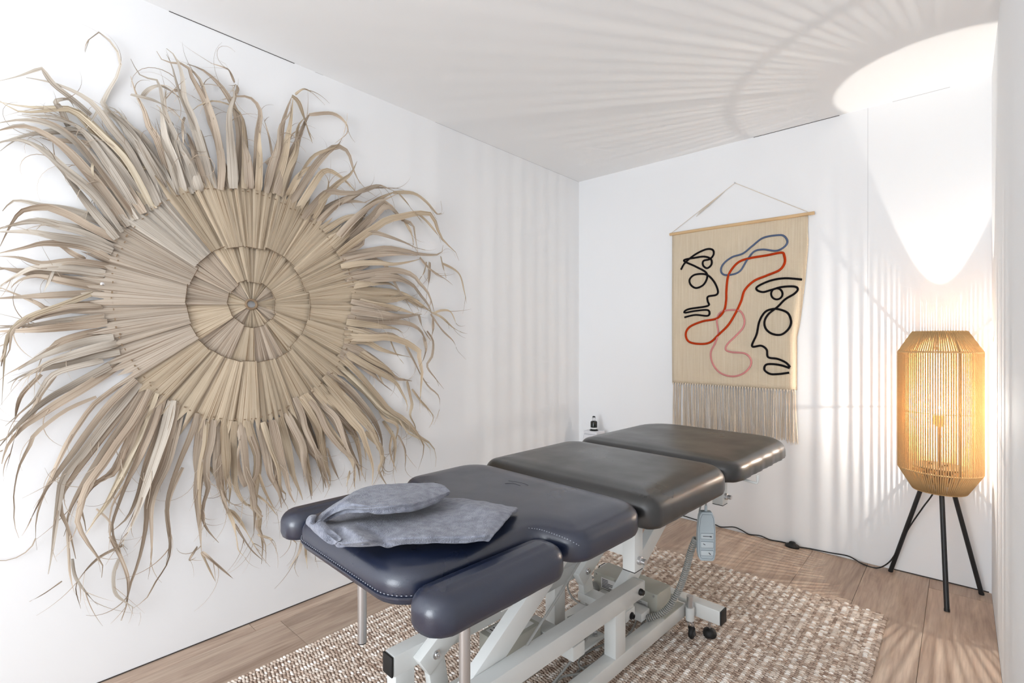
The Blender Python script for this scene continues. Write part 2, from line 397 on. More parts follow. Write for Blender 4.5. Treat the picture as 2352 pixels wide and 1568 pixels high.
# ------------------------------------------------------------------ rug
RX0, RX1, RY0, RY1 = .340, 1.962, .22, 2.640
rug = thing('area_rug', ((RX0+RX1)/2, (RY0+RY1)/2, 0), 'beige and cream chunky woven wool rug under the treatment table', 'rug')
rw, rl = (RX1-RX0)/2, (RY1-RY0)/2
MB().box((-rw+.004, -rl+.004, .0005), (rw-.004, rl-.004, .008)).build('rug_backing', M['rugback'], rug, bevel=.003)
def rug_loops():
    nr = np.random.RandomState(3)
    CP, RP = .0125, .0118
    nc = int(2*rw/CP); nrow = int(2*rl/RP)
    NS, NRG = 7, 2
    a = np.arange(NS)*2*np.pi/NS
    tv = [(0, 0, 1.0)]
    for k in range(1, NRG+1):
        ph = k/NRG*np.pi*.55
        for t in a: tv.append((np.sin(ph)*np.cos(t), np.sin(ph)*np.sin(t), np.cos(ph)))
    tv = np.array(tv); tf = []
    for k in range(NS): tf.append((0, 1+k, 1+(k+1) % NS, -1))
    for r in range(NRG-1):
        b0 = 1+r*NS; b1 = b0+NS
        for k in range(NS): tf.append((b0+k, b1+k, b1+(k+1) % NS, b0+(k+1) % NS))
    nv = len(tv)
    pal = np.array([srgb(236, 228, 218)[:3], srgb(212, 199, 185)[:3], srgb(190, 172, 156)[:3], srgb(170, 150, 134)[:3], srgb(148, 127, 112)[:3]])
    V, Cc, Fq, Ft = [], [], [], []
    n = 0
    for i in range(nc):
        for j in range(nrow):
            band = i % 3; light = band == 0
            x = -rw+(i+.5)*CP*2*rw/(nc*CP); y = -rl+(j+.5+(0, .5, .25)[band])*RP
            if y > rl-.004: continue
            pr = ([.26, .44, .24, .05, .01], [.03, .25, .45, .22, .05], [.01, .12, .42, .33, .12])[band]
            c = pal[nr.choice(5, p=pr)]*nr.uniform(.92, 1.06)
            sx = (.0108 if light else .0092)*nr.uniform(.9, 1.1); sy = (.0052 if light else .0053)*nr.uniform(.9, 1.1); sz = (.0072 if light else .0052)*nr.uniform(.85, 1.15)
            th = nr.normal(0, .13)+.10
            P = tv*np.array([sx, sy, sz]); ct, st = np.cos(th), np.sin(th)
            Q = np.stack([P[:, 0]*ct-P[:, 1]*st+x+nr.normal(0, .0006), P[:, 0]*st+P[:, 1]*ct+y+nr.normal(0, .0006), P[:, 2]+.0065], 1)
            V.append(Q); Cc.append(np.repeat(c[None], nv, 0)); n += 1
    V = np.concatenate(V); Cc = np.concatenate(Cc)
    tq = np.array([f for f in tf if f[3] >= 0]); tt = np.array([f[:3] for f in tf if f[3] < 0])
    off = np.arange(n)*nv
    Q = (tq[None]+off[:, None, None]).reshape(-1, 4); T = (tt[None]+off[:, None, None]).reshape(-1, 3)
    me = bpy.data.meshes.new('yarn_loops')
    me.vertices.add(len(V)); me.vertices.foreach_set('co', V.astype(np.float32).ravel())
    nl = Q.size+T.size; me.loops.add(nl); me.loops.foreach_set('vertex_index', np.concatenate([Q.ravel(), T.ravel()]).astype(np.int32))
    npoly = len(Q)+len(T); me.polygons.add(npoly)
    st = np.concatenate([np.arange(len(Q))*4, Q.size+np.arange(len(T))*3]).astype(np.int32)
    me.polygons.foreach_set('loop_start', st)
    me.polygons.foreach_set('use_smooth', np.ones(npoly, bool))
    me.update(calc_edges=True)
    at = me.attributes.new('yarn', 'FLOAT_COLOR', 'POINT')
    at.data.foreach_set('color', np.concatenate([Cc, np.ones((len(Cc), 1))], 1).astype(np.float32).ravel())
    return me
o = link('yarn_loops', rug_loops(), M['rug'], rug); o['kind'] = 'stuff'

# ------------------------------------------------------------------ palm leaf sunburst on the left wall
PCY, PCZ = .812, 1.322
R_IN, R_MID, R_OUT = .094, .240, .466
sun = thing('palm_leaf_sunburst', (0, PCY, PCZ), 'large round sunburst of dried palm leaves stitched in rings with frayed fronds, on left wall', 'wall hanging')
def uvmesh(name, rows, uvs, closed_back=False):
    """rows[i][j] points; uvs[i][j] (along, across) in metres"""
    nr_, nc_ = len(rows), len(rows[0]); v = [p for r in rows for p in r]; f = []
    for i in range(nr_-1):
        for j in range(nc_-1): f.append((i*nc_+j, i*nc_+j+1, (i+1)*nc_+j+1, (i+1)*nc_+j))
    me = pydata(name, v, f); uvl = me.uv_layers.new(name='UVMap'); fl = [u for r in uvs for u in r]
    for l in me.loops: uvl.data[l.index].uv = fl[l.vertex_index]
    me.polygons.foreach_set('use_smooth', [True]*len(me.polygons))
    return me
def fan_panel(a0, a1, r0, r1, x_in, x_out, pleats, tooth, mat, amp=.0035, tilt=.006, name='leaf_panel', chord=True):
    na = pleats*2; am_ = (a0+a1)/2; hw = (a1-a0)/2
    ang = [a0+(a1-a0)*k/na for k in range(na+1)]
    for k in range(1, na): ang[k] += rnd.uniform(-.22, .22)*(a1-a0)/na
    hgt = [(amp*rnd.uniform(.5, 1.2) if k % 2 else -amp*rnd.uniform(.2, .9)) for k in range(na+1)]
    for k in range(2, na-1, 2):
        if rnd.random() < .30: hgt[k] -= amp*rnd.uniform(1.0, 2.2)
    rows, uvs = [], []; NR = 9
    tips = [tooth*rnd.uniform(.3, 1.1) if k % 2 else tooth*rnd.uniform(-.05, .1) for k in range(na+1)]
    for i in range(NR+1):
        t = i/NR; row, uu = [], []
        for k, an in enumerate(ang):
            ra = r0*math.cos(hw)/math.cos(an-am_) if chord else r0
            r = ra+(r1+tips[k]-ra)*t
            x = x_in+(x_out-x_in)*t + hgt[k]*(.35+.65*t)*(1.0 if r1 > .2 else 1.3) + tilt*(k/na-.5) + rnd.uniform(-.0006, .0006)
            row.append((max(x, .002), r*math.cos(an), r*math.sin(an))); uu.append((r, (an-am_)*(r0+r1)/2))
        rows.append(row); uvs.append(uu)
    return link(name, uvmesh(name, rows, uvs), mat, sun)
def panel_mat(an):
    d = math.degrees(an) % 360
    if 122 < d < 150: return M['palm_grey']
    if 150 <= d < 215: return M['palm_rose']
    return M['palm_warm']
# inner gathered rosette
NI = 11; st = .3
for k in range(NI):
    a0 = st+2*PI*k/NI; a1 = a0+2*PI/NI*1.08
    d = math.degrees((a0+a1)/2) % 360
    if 166 < d < 190: continue            # the open slit that shows the wall
    fan_panel(a0, a1, .020, R_IN+.010, .016, .010, 4, 0, M['palm_warm'] if k % 3 else M['palm_taupe'], amp=.0032, tilt=.007, chord=False)
ring = [(.018, .021*math.cos(t)-.002, .019*math.sin(t)) for t in [2*PI*k/22 for k in range(22)]]
MB().tube(ring, .0055, 7, closed=True).build('rosette_ring', M['palm_thread'], sun, smooth=True)
# middle ring
bounds = [-.35]; 
while bounds[-1] < -.35+2*PI-.25: bounds.append(bounds[-1]+rnd.uniform(.34, .60))
bounds[-1] = -.35+2*PI
mid_seam, out_seam = [], []
for k in range(len(bounds)-1):
    rj = R_IN+rnd.uniform(-.006, .007); mid_seam += [(bounds[k]+.01, rj), (bounds[k+1]-.01, rj)]
    fan_panel(bounds[k]-.02, bounds[k+1]+.03, rj, R_MID+.012, .020, .013, max(4, int((bounds[k+1]-bounds[k])*13)), 0, M['palm_warm'] if rnd.random() < .7 else M['palm_taupe'], amp=.0042, tilt=.011)
# outer ring
ob = [0.03]
while ob[-1] < .03+2*PI-.16: ob.append(ob[-1]+rnd.uniform(.21, .36))
ob[-1] = .03+2*PI
outer_panels = []
for k in range(len(ob)-1):
    rj = R_MID+rnd.uniform(-.007, .007); out_seam += [(ob[k]+.004, rj), (ob[k+1]-.004, rj)]
    p = fan_panel(ob[k]-.012, ob[k+1]+.02, rj, R_OUT+.012, .024, .020, max(4, int((ob[k+1]-ob[k])*24)), .10, panel_mat((ob[k]+ob[k+1])/2), amp=.0050, tilt=.012)
    outer_panels.append(((ob[k]+ob[k+1])/2, p))
# seam threads and rim stitches
for seam, xx, rad in ((mid_seam, .0245, .0009), (out_seam, .0285, .0009)):
    pt = []
    for i in range(len(seam)):
        a_, b_ = seam[i], seam[(i+1) % len(seam)]
        A_ = (a_[1]*math.cos(a_[0]), a_[1]*math.sin(a_[0])); B_ = (b_[1]*math.cos(b_[0]), b_[1]*math.sin(b_[0]))
        for k in range(3): pt.append((xx+rnd.uniform(-.001, .001), A_[0]+(B_[0]-A_[0])*k/3, A_[1]+(B_[1]-A_[1])*k/3))
    MB().tube(pt, rad, 5, closed=True).build('seam_thread', M['palm_thread_dark'], sun)
sm_ = MB().box((-.0012, -.0055, -.0019), (.0012, .0055, .0019)); sme = pydata('stitch', sm_.v, sm_.f)
for k in range(118):
    an = 2*PI*(k+rnd.uniform(-.42, .42))/118; rr = R_OUT-.002+rnd.uniform(-.004, .004)+.008*math.sin(an*3+1)
    o = link('stitch', sme, M['palm_thread'], sun); o.location = (.0275, rr*math.cos(an), rr*math.sin(an)); o.rotation_euler = (an+PI/2, 0, 0)
    o.scale = (1, rnd.uniform(.35, 1.0), rnd.uniform(.6, 1.3))

# fronds: centre lines measured on the photograph, set out on the wall in metres
CR = {'A': (0, 50, .2615), 'B': (300, 80, .2487), 'C': (0, 420, .2807), 'D': (0, 820, .3955), 'E': (380, 860, .3062),
      'F': (680, 760, .2296), 'G': (760, 400, .255), 'H': (600, 150, .7333), 'P': (0, 0, 1.0)}
GUIDES = '''
C22 1010,390 700,265 500,210 340,185 200,150 100,150 20,230
C20 960,470 720,350 560,260 380,195 330,200 180,230 90,340 0,520
C24 930,520 700,400 500,350 300,310 100,345 -40,390
C22 920,560 700,480 450,440 250,400 -40,400
C18 900,620 740,540 560,500 350,495 200,530 -30,580
C14 700,630 600,580 520,530 430,490
C18 890,680 600,640 350,660 150,610 -40,598
C22 860,740 600,700 400,690 250,700 100,780 0,840
C18 850,770 600,720 350,720 150,710 -40,688
C22 840,830 600,800 400,760 220,740 40,700 -60,690
C18 840,870 700,840 500,800 300,760 150,800 90,860
C18 830,900 600,910 400,920 200,930 -60,948
C14 830,970 640,1000 400,1030 300,980 130,910 -20,845
C26 840,1000 600,1020 350,1070 200,1130 100,1220 40,1350 10,1500
p14 214,673 140,701 70,726 34,751 14,785 8,860 4,930
C24 860,1100 600,1130 300,1160 -60,1190
C22 880,1140 600,1170 300,1200 -60,1217
C20 900,1210 700,1240 500,1300 400,1380 200,1490 60,1560
C20 930,1260 700,1300 500,1360 300,1440 150,1530
C22 960,1310 750,1360 550,1420 400,1470 250,1560 150,1620
C20 980,1380 800,1410 600,1470 400,1510 200,1568 60,1640
D22 640,50 450,150 300,230 180,320 80,420 -20,540
D22 700,40 500,170 350,260 200,360 120,420 40,520 10,620
D14 600,20 330,90 240,190 200,250 110,330 30,400
D12 330,90 230,220 190,330 110,400 50,600 20,720
D10 240,100 120,230 80,400 60,480 0,560
D9 560,230 380,310 210,440 180,500 110,640 80,800 85,900 80,960 110,1050
D12 780,100 640,200 540,280 460,390 390,500 300,690 240,830 215,920 205,1020 215,1120
D18 790,130 650,260 520,420 420,560 330,680 260,780 160,980
D22 810,150 700,280 600,400 480,560 370,700 340,850 320,1000 300,1150 280,1260
D20 830,160 720,300 620,430 520,560 420,700 350,820 360,920 400,1000 440,1170
D22 850,170 760,330 660,470 560,620 470,760 400,900 390,980 370,1040
D20 870,190 790,350 680,500 600,620 500,760 460,900 450,960 490,1050 560,1150 600,1220 590,1280
D26 900,200 800,370 740,520 660,660 560,730 500,800 470,860 490,950 500,1010
d24 920,210 850,370 760,560 700,700 620,850 560,930 500,1030
D24 950,230 890,380 800,600 740,720 680,880 650,1000 700,1140
D22 980,240 930,420 850,620 800,800 740,930 650,1010
D24 1000,250 960,420 900,600 830,800 770,960 720,1060 710,1110
D18 1030,260 990,450 930,640 860,830 850,960 830,1080 800,1200 750,1340 735,1440 705,1530
D14 1060,290 1010,500 970,640 910,760 880,880 880,1000 880,1150 860,1290
D10 1062,640 1000,770 970,880 980,1000 990,1100 970,1200 900,1310 850,1400 770,1460
D6 390,980 400,1150 410,1280 450,1390 560,1420
D7 420,1170 440,1280 520,1390 570,1440
D7 720,1090 580,1160 480,1260 440,1340 470,1460
D9 640,1040 700,1160 740,1270 745,1340 735,1440 700,1530
D8 690,1170 660,1260 670,1370 740,1430 815,1485 805,1560
D4 360,1300 260,1370 170,1420 200,1400
D5 560,880 640,960 640,1040 700,1140 690,1170
E16 240,290 200,430 120,620 60,780 20,920 10,1050 30,1150 30,1280 0,1440
E20 270,320 250,480 230,640 235,780 225,860
E24 310,340 290,500 270,640 250,800 240,900 250,1050 260,1180 270,1330
E18 360,340 340,520 310,640 310,780 320,860 290,950 280,1080 320,1170 400,1260
E32 400,340 410,500 400,700 420,850 450,1000 465,1040
E28 450,340 450,500 460,700 455,850 460,1000
E9 460,1000 510,1120 535,1240 550,1320 610,1380
E10 460,1020 500,1030 560,1100 620,1200 680,1300 720,1330
E18 520,350 510,500 515,640 520,800 550,900 600,970 660,990 710,1060
E22 560,360 590,560 610,740 640,820 660,940 670,1050 660,1230
E24 620,350 650,480 690,600 690,720 670,850 660,950 670,1000 710,1060 700,1150 730,1250 720,1420
E22 700,360 740,520 770,660 790,760 850,880 870,1000
E24 740,360 790,540 830,680 850,830 880,930 920,1000
E24 800,340 850,560 900,740 930,880 970,960
E22 850,320 900,480 930,620 960,760 1010,880 1030,940
E32 900,280 960,400 1020,560 1060,700 1090,830 1100,910
E30 950,250 1040,430 1100,560 1160,640 1200,760 1230,860
E7 700,740 740,860 790,960 840,1040
E6 680,900 760,960 840,1060
E7 330,690 420,830 470,950 530,980
E6 270,1330 320,1440 380,1560
E8 275,1330 380,1420 520,1540
E6 240,1290 180,1390 230,1370
E6 910,1160 920,1200 990,1270
E7 1020,1250 1000,1340 920,1460
E6 1050,1270 1055,1360 1065,1460
E6 1110,1300 1122,1360 1125,1410
E12 600,840 560,740 545,600 560,480
E6 520,1120 580,1220 650,1320 740,1400
E6 690,1200 800,1240 750,1290
F32 0,660 60,820 120,1000 200,1200 260,1400 300,1568
F30 50,650 150,800 230,1000 270,1200 330,1450 350,1560
F26 80,640 200,800 330,1000 480,1180 560,1300 590,1430 580,1560
F24 130,600 280,760 400,900 500,1100 560,1230 620,1350 640,1500
F24 170,570 330,740 480,900 560,1000 610,1100 640,1250 660,1450
F22 230,530 400,700 560,900 650,1000 690,1110 750,1280 770,1400 760,1540
F24 280,450 450,640 600,820 740,970 790,1080 850,1200 850,1300 880,1450
F22 300,430 500,560 650,720 760,860 830,1000 860,1130 850,1260
f24 380,290 560,480 720,620 850,770 1000,880 1130,970 1240,1060 1350,1130 1400,1230 1395,1360
F16 420,240 600,400 760,580 880,720 950,800 1100,890 1230,1050 1280,1180 1215,1410
F26 440,230 600,290 760,420 860,520 960,600
F28 470,160 620,210 760,290 900,380 1000,470 1100,490 1160,500
F18 460,200 700,340 900,450 1000,520 1060,620 1110,720 1110,800
F16 480,100 700,110 840,180 1000,230 1140,260
F20 490,60 750,70 900,60 1030,90 1130,130 1250,220 1230,270 1260,400 1250,560 1240,720
F7 1100,150 1180,300 1250,440 1330,560 1420,640 1440,740 1410,880
F6 940,80 1000,220 1080,330
F6 1160,580 1240,690 1370,850 1330,970
F9 1110,500 1140,640 1160,740 1140,840 1190,950 1200,1060
F9 820,750 880,870 1010,940 1000,1080 930,1340
F9 870,900 970,1050 990,1170 960,1500
F6 1020,1040 1090,1190 1090,1400
F14 690,1010 780,1090 850,1170 860,1300 830,1400 920,1560
F8 310,1170 370,1350 470,1568
F6 540,1400 500,1560
F7 1310,0 1370,100 1360,250 1310,350 1400,480 1480,580
F9 1280,60 1300,180 1270,300
F6 680,1100 700,1300 690,1520
F6 970,1000 940,1200 1010,1420
G32 0,640 200,450 350,280 500,190 590,155
G9 560,165 740,170 860,250 960,360 1000,340 990,240
G13 0,300 200,190 320,130 430,100 520,130 590,160
G24 0,680 150,580 330,430 450,310 500,285 570,320 640,400 730,470 770,560 760,650
G20 60,720 250,580 400,480 510,410 640,380 780,350 900,360 940,430 970,520 1030,620 1110,680 1155,780
G13 100,700 270,640 300,560 380,525 520,560 680,620 760,660 850,680
G7 780,350 870,430 960,540 1020,620
G6 600,160 680,250 740,330 800,400 870,480
G8 650,400 720,520 745,640
G22 80,750 250,720 480,675 600,680 720,700 800,720 980,720 1010,640
G18 90,790 300,740 460,720 640,720 780,735
G15 90,830 280,800 450,800 560,810 700,790 820,760
G13 110,880 280,840 400,770 500,830 560,950 620,1060 690,1160 740,1250
G20 120,930 300,900 500,870 620,870 740,910 800,980 870,1060 910,1160 930,1240
G26 140,980 320,940 500,930 620,940 740,1000 800,1080 880,1180 920,1300
G18 150,1010 300,990 480,980 560,1000 640,1070
G28 180,1050 350,1060 600,1080 720,1120 820,1180 900,1240
G22 190,1100 400,1130 570,1130 700,1110 800,1140
G26 190,1150 400,1190 600,1210 760,1260
G24 180,1220 400,1250 600,1280 820,1260
G20 150,1290 350,1320 600,1330 740,1360 830,1440 860,1568
G18 140,1330 300,1350 450,1370 580,1390 650,1430
G24 130,1380 300,1420 420,1460 540,1450 640,1500 760,1568
G18 120,1430 300,1440 500,1450 600,1480 660,1530
G6 990,740 1010,830 1040,940
G6 1000,800 1150,890 1200,1050 1225,1170
G8 890,790 880,980 860,1090
G6 800,750 900,860 1040,950 1100,1000
G6 930,1250 1000,1225 1080,1240 1130,1350
G6 900,1240 1000,1290 1100,1380 1190,1430
G7 900,1260 1000,1400 1100,1500 1130,1568
G10 790,1260 830,1390 910,1510
G8 920,1290 920,1400 910,1460
G6 860,790 840,880 790,960
B20 430,1490 330,1200 240,950 170,850 120,690 60,570 20,450 0,380
B28 480,1480 400,1200 320,950 280,700 240,650
B28 540,1470 450,1200 400,1000 350,800 320,700 320,520
B14 600,1450 480,1150 420,950 330,760 300,620 270,470 230,410 110,390 40,300 0,220
B24 640,1450 560,1200 500,1050 440,960
B28 700,1440 630,1200 560,1000 520,905
B22 740,1430 680,1150 600,880 550,720 510,640 490,560 480,400 440,260 380,160 330,125
B16 800,1420 740,1250 690,1080 640,900 590,850 480,620 420,430 380,280 330,180
B18 830,1430 840,1180 800,950 750,830 710,680 650,540 570,400 540,310 470,265 310,245 240,150
B16 870,1420 830,1100 790,880 740,700 690,560 660,460 600,360 460,260 400,190
B22 950,1420 890,1250 850,1150
B24 950,1420 940,1200 920,950 910,800 920,680 960,560 940,470
B20 1010,1420 1000,1200 1010,950 990,800 960,680 900,570 830,470 740,380 640,310 520,270
B18 1050,1420 1060,1150 1050,900 1030,760 980,690 900,640 770,610 650,640 570,700
B22 1100,1420 1080,1150 1050,1000 1040,930
B16 1130,1430 1160,1200 1170,950 1190,800 1200,730 1180,660 1120,590 1010,565 850,600
B18 1180,1440 1190,1200 1190,1000 1190,850
B8 960,560 990,500 970,460 940,520
B6 960,440 910,330 860,300 740,262
B24 1260,1450 1300,1250 1370,1050 1400,850 1440,700 1490,570
B20 1300,1460 1400,1200 1450,950 1480,780 1500,580
B36 1360,1480 1440,1250 1520,1050 1580,880 1640,750 1689,720
B12 1490,565 1550,620 1600,760 1640,880 1680,1000
B6 1520,550 1600,500 1689,540
B12 1250,1190 1400,1060 1500,910 1570,880
B20 1450,1500 1560,1300 1689,1200
B6 1310,1130 1280,950 1230,770
B10 100,580 160,510 250,470 330,490 440,570
B8 0,550 200,600 330,660 450,710
B8 400,515 480,515 560,560 650,620
B6 500,760 480,850 500,1200
H20 90,440 140,360 180,300 230,255 270,270 290,330 310,370
H18 110,460 160,380 200,330 250,350 300,400
H18 130,480 200,400 260,400 320,395 380,375
H20 150,490 220,440 290,410 340,385 420,385
H10 90,420 130,330 170,280 240,250 265,190 270,150
H9 150,155 220,150 260,175 270,210 230,245
H18 170,500 250,430 330,430
H20 140,470 190,420 240,370 280,340 300,300
H16 195,520 260,480 310,470 350,490
H14 165,480 200,420 210,360 180,320
P24 280,535 220,450 150,390 100,345 40,320 -12,330
P24 295,520 230,430 160,350 100,305 50,290 -12,302
P24 310,505 240,400 170,320 110,285 50,275 -12,284
P28 325,495 260,390 190,300 130,270 75,265 50,262
P24 340,485 280,380 200,310 140,300 60,310 -12,332
p30 350,480 290,370 230,310 180,260 150,250 60,245 -12,232
P18 360,475 300,350 260,300 220,245 180,215 120,190 60,178
P20 365,472 310,360 260,290 230,250 215,270 195,300
P16 372,468 310,330 270,270 235,240 275,160 265,110 225,73 205,90 195,120
P22 380,462 330,360 280,290 240,250 235,225
P26 390,458 340,370 300,300 250,250
P20 400,450 340,330 300,290 270,255 250,245
P26 345,480 250,420 200,390 150,340 90,300
P13 209,264 167,228 126,196 105,170 97,157 42,175 -12,188
A14 600,920 540,780 490,710 500,690 600,680 650,750
p10 345,385 300,390 248,408 230,427 212,460 202,482 196,515 208,552 209,585
a6 840,1190 810,1280 830,1400 850,1470
P20 268,548 210,480 150,400 95,330
P22 330,490 290,430 240,350 200,330 130,320 60,300
P22 410,448 360,380 320,320 290,280
P8 130,600 110,650 90,690
'''
def blade_pts(tagc, pts, dx, n):
    ox, oy, sc = CR[tagc.upper()]
    px = spline([(ox+sc*a, oy+sc*b) for a, b in pts], n)
    base = rnd.uniform(.010, .024); lift = rnd.uniform(.0, .045); out = []
    for i, p in enumerate(px):
        t = i/(n-1); x = base+dx+lift*math.sin(PI*min(1, t*.85))+.006*math.sin(t*9+lift*200)
        out.append(atx(p[0], p[1], max(x, .006)))
    return out
def ribbon(pts, w0, name, thin_tip=True, twisty=1.0):
    n = len(pts); rows, uvs = [], []; L_ = 0.0
    tw = rnd.uniform(-.25, .25); dtw = rnd.uniform(-1, 1)*twisty; ph = rnd.uniform(0, 6.28)
    for i, c in enumerate(pts):
        t = i/(n-1)
        tg = (pts[min(i+1, n-1)]-pts[max(i-1, 0)]); tg = tg.normalized() if tg.length > 1e-8 else Vector((0, 1, 0))
        nx = Vector((1, 0, 0)); nx = (nx-tg*nx.dot(tg)).normalized(); sd = tg.cross(nx)
        phi = tw+dtw*t*1.6+.7*twisty*t*math.sin(t*8+ph)
        s = sd*math.cos(phi)+nx*math.sin(phi); nn = nx*math.cos(phi)-sd*math.sin(phi)
        if t < .12: pr = .75+.25*t/.12
        elif t < .45: pr = 1.0-.12*(t-.12)/.33
        else: pr = .88*max(0.05, 1-((t-.45)/.55))**.9
        w = w0*pr; fold = w*.08*math.cos(ph)
        if i: L_ += (pts[i]-pts[i-1]).length
        def cl(p): return Vector((max(p.x, .0025), p.y, p.z))
        o_ = Vector((0, PCY, PCZ))
        rows.append([cl(c-s*w/2)-o_, cl(c-s*w*.22+nn*fold*.7)-o_, cl(c+nn*fold)-o_, cl(c+s*w*.25+nn*fold*.6)-o_, cl(c+s*w/2)-o_])
        uvs.append([(L_, -w/2), (L_, -w*.22), (L_, 0), (L_, w*.25), (L_, w/2)])
    return uvmesh(name, rows, uvs)
def nearest_panel(p):
    a = math.atan2(p.z-PCZ, p.y-PCY) % (2*PI)
    return min(outer_panels, key=lambda q: abs((q[0]-a+PI) % (2*PI)-PI))[1]
blades = []; nb = 0
for line in GUIDES.strip().splitlines():
    hd, *ps = line.split(); tg_ = hd[0]; wpx = float(hd[1:]); pts = [tuple(float(c) for c in q.split(',')) for q in ps]
    reps = 2 if wpx >= 23 else 1
    for k in range(reps):
        if nb >= 300: break
        q = pts
        if k:      # a second, narrower segment splitting off the same fold
            j = 10/CR[tg_.upper()][2]; n_ = len(pts)
            q = [(a+rnd.uniform(-.35, .35)*j+rnd.uniform(-1, 1)*j*1.6*(i/n_), b+rnd.uniform(-.35, .35)*j+rnd.uniform(-1, 1)*j*1.6*(i/n_)) for i, (a, b) in enumerate(pts)]
            cut = rnd.choice((0, 0, 1)); q = q[:len(q)-cut] if len(q)-cut >= 3 else q
        P3 = blade_pts(tg_, q, rnd.uniform(-.004, .008), 18)
        sc_ = (P3[0].x*0+abs(CAMX/ (FX+((CR[tg_.upper()][0]+CR[tg_.upper()][2]*pts[0][0])-1176)/FPX*RX)))/FPX
        w0 = wpx*sc_*(1.0 if not k else rnd.uniform(.45, .75))*.92
        me = ribbon(P3, w0, 'leaf_blade', twisty=.55 if wpx > 12 else 1.3)
        a = math.atan2(P3[0].z-PCZ, P3[0].y-PCY); d = math.degrees(a) % 360
        if tg_.islower(): mt = M['palm_pale']
        elif 112 < d < 160: mt = M['palm_grey'] if rnd.random() < .7 else M['palm_taupe']
        elif 95 < d <= 112 or 160 <= d < 250: mt = M['palm_taupe'] if rnd.random() < .7 else M['palm_grey']
        else: mt = M['palm_warm'] if rnd.random() < .5 else M['palm_taupe']
        o = link('leaf_blade', me, mt, nearest_panel(P3[0])); nb += 1
        blades.append(P3)
# short torn fibres and curls beyond counting
wv_, wf_ = [], []
for k in range(520):
    B_ = rnd.choice(blades); i = rnd.randint(6, len(B_)-2); p = B_[i].copy(); d = (B_[i+1]-B_[i-1])
    if d.length < 1e-6: continue
    d.normalize(); d = (d+Vector((rnd.uniform(-.2, .3), rnd.uniform(-.6, .6), rnd.uniform(-.6, .5)))).normalized()
    Lw = rnd.uniform(.03, .15)*(1 if rnd.random() < .8 else 1.5); nseg = 9; curl = rnd.uniform(-1, 1)*rnd.choice((4, 9)); w = rnd.uniform(.0007, .0020)
    b0 = len(wv_)
    for s in range(nseg+1):
        sd = Vector((0, -d.z, d.y)); ww = w*(1-.85*s/nseg)
        wv_.append(p-sd*ww-Vector((0, PCY, PCZ))); wv_.append(p+sd*ww+Vector((.0006, 0, 0))-Vector((0, PCY, PCZ)))
        st_ = Lw/nseg; an = curl*st_*3
        d = Vector((d.x*.9, d.y*math.cos(an)-d.z*math.sin(an), d.y*math.sin(an)+d.z*math.cos(an)-.05)).normalized()
        p = p+d*st_
        p.x = min(max(p.x, .006), .09); p.y = max(p.y, .02)
    for s in range(nseg): q = b0+2*s; wf_.append((q, q+1, q+3, q+2))
me = pydata('torn_fibres', wv_, wf_); uvl = me.uv_layers.new(name='UVMap')
for l in me.loops: uvl.data[l.index].uv = (l.vertex_index*.004, (l.vertex_index % 2)*.003)
o = link('torn_fibres', me, M['palm_taupe'], sun); o['kind'] = 'stuff'
p = atx(235, 652, .030)
wsn = MB().lathe([(.0, 0), (.006, 0), (.006, .003), (.003, .005), (0, .005)], 12).build('screw_head', M['chrome'], sun, smooth=True)
wsn.location = p-Vector((0, PCY, PCZ)); wsn.rotation_euler = (0, PI/2, 0)

# ------------------------------------------------------------------ treatment table
TO = Vector((1.20, 1.20, 0)); TROT = math.radians(-2.6); TOP = .725
table = thing('treatment_table', TO, 'padded navy and black electric treatment table on white steel lift frame', 'treatment table', TROT)
def roundpoly(pts, seg=7):
    """pts: (x, y, corner radius)"""
    out = []; n = len(pts)
    for i in range(n):
        p = Vector(pts[i][:2]); a = Vector(pts[i-1][:2]); b = Vector(pts[(i+1) % n][:2]); r = pts[i][2]
        d0 = (a-p).normalized(); d1 = (b-p).normalized(); ang = d0.angle(d1); 
        t = min(r/math.tan(ang/2), .49*(a-p).length, .49*(b-p).length); r = t*math.tan(ang/2)
        p0 = p+d0*t; p1 = p+d1*t; bis = (d0+d1).normalized(); c = p+bis*(r/math.sin(ang/2))
        a0 = math.atan2(p0.y-c.y, p0.x-c.x); a1 = math.atan2(p1.y-c.y, p1.x-c.x); da = (a1-a0+PI) % (2*PI)-PI
        for k in range(seg+1): an = a0+da*k/seg; out.append((c.x+r*math.cos(an), c.y+r*math.sin(an)))
    return out
def densify(poly, step=.02):
    out = []; n = len(poly)
    for i in range(n):
        a, b = np.array(poly[i]), np.array(poly[(i+1) % n]); L_ = np.linalg.norm(b-a); m_ = max(1, int(L_/step))
        for k in range(m_): out.append(tuple(a+(b-a)*k/m_))
    return out
def inset_poly(pts, d):
    """move every edge of a counter-clockwise polygon inwards by d, corner radii follow"""
    n = len(pts); out = []
    for i in range(n):
        p = Vector(pts[i][:2]); a = (p-Vector(pts[i-1][:2])).normalized(); b = (Vector(pts[(i+1) % n][:2])-p).normalized()
        na = Vector((-a.y, a.x)); nb_ = Vector((-b.y, b.x)); k = 1+na.dot(nb_)
        q = p+(na+nb_)*(d/k); cr = a.x*b.y-a.y*b.x
        out.append((q.x, q.y, max(pts[i][2]-d, .003) if cr > 0 else pts[i][2]+d))
    return out
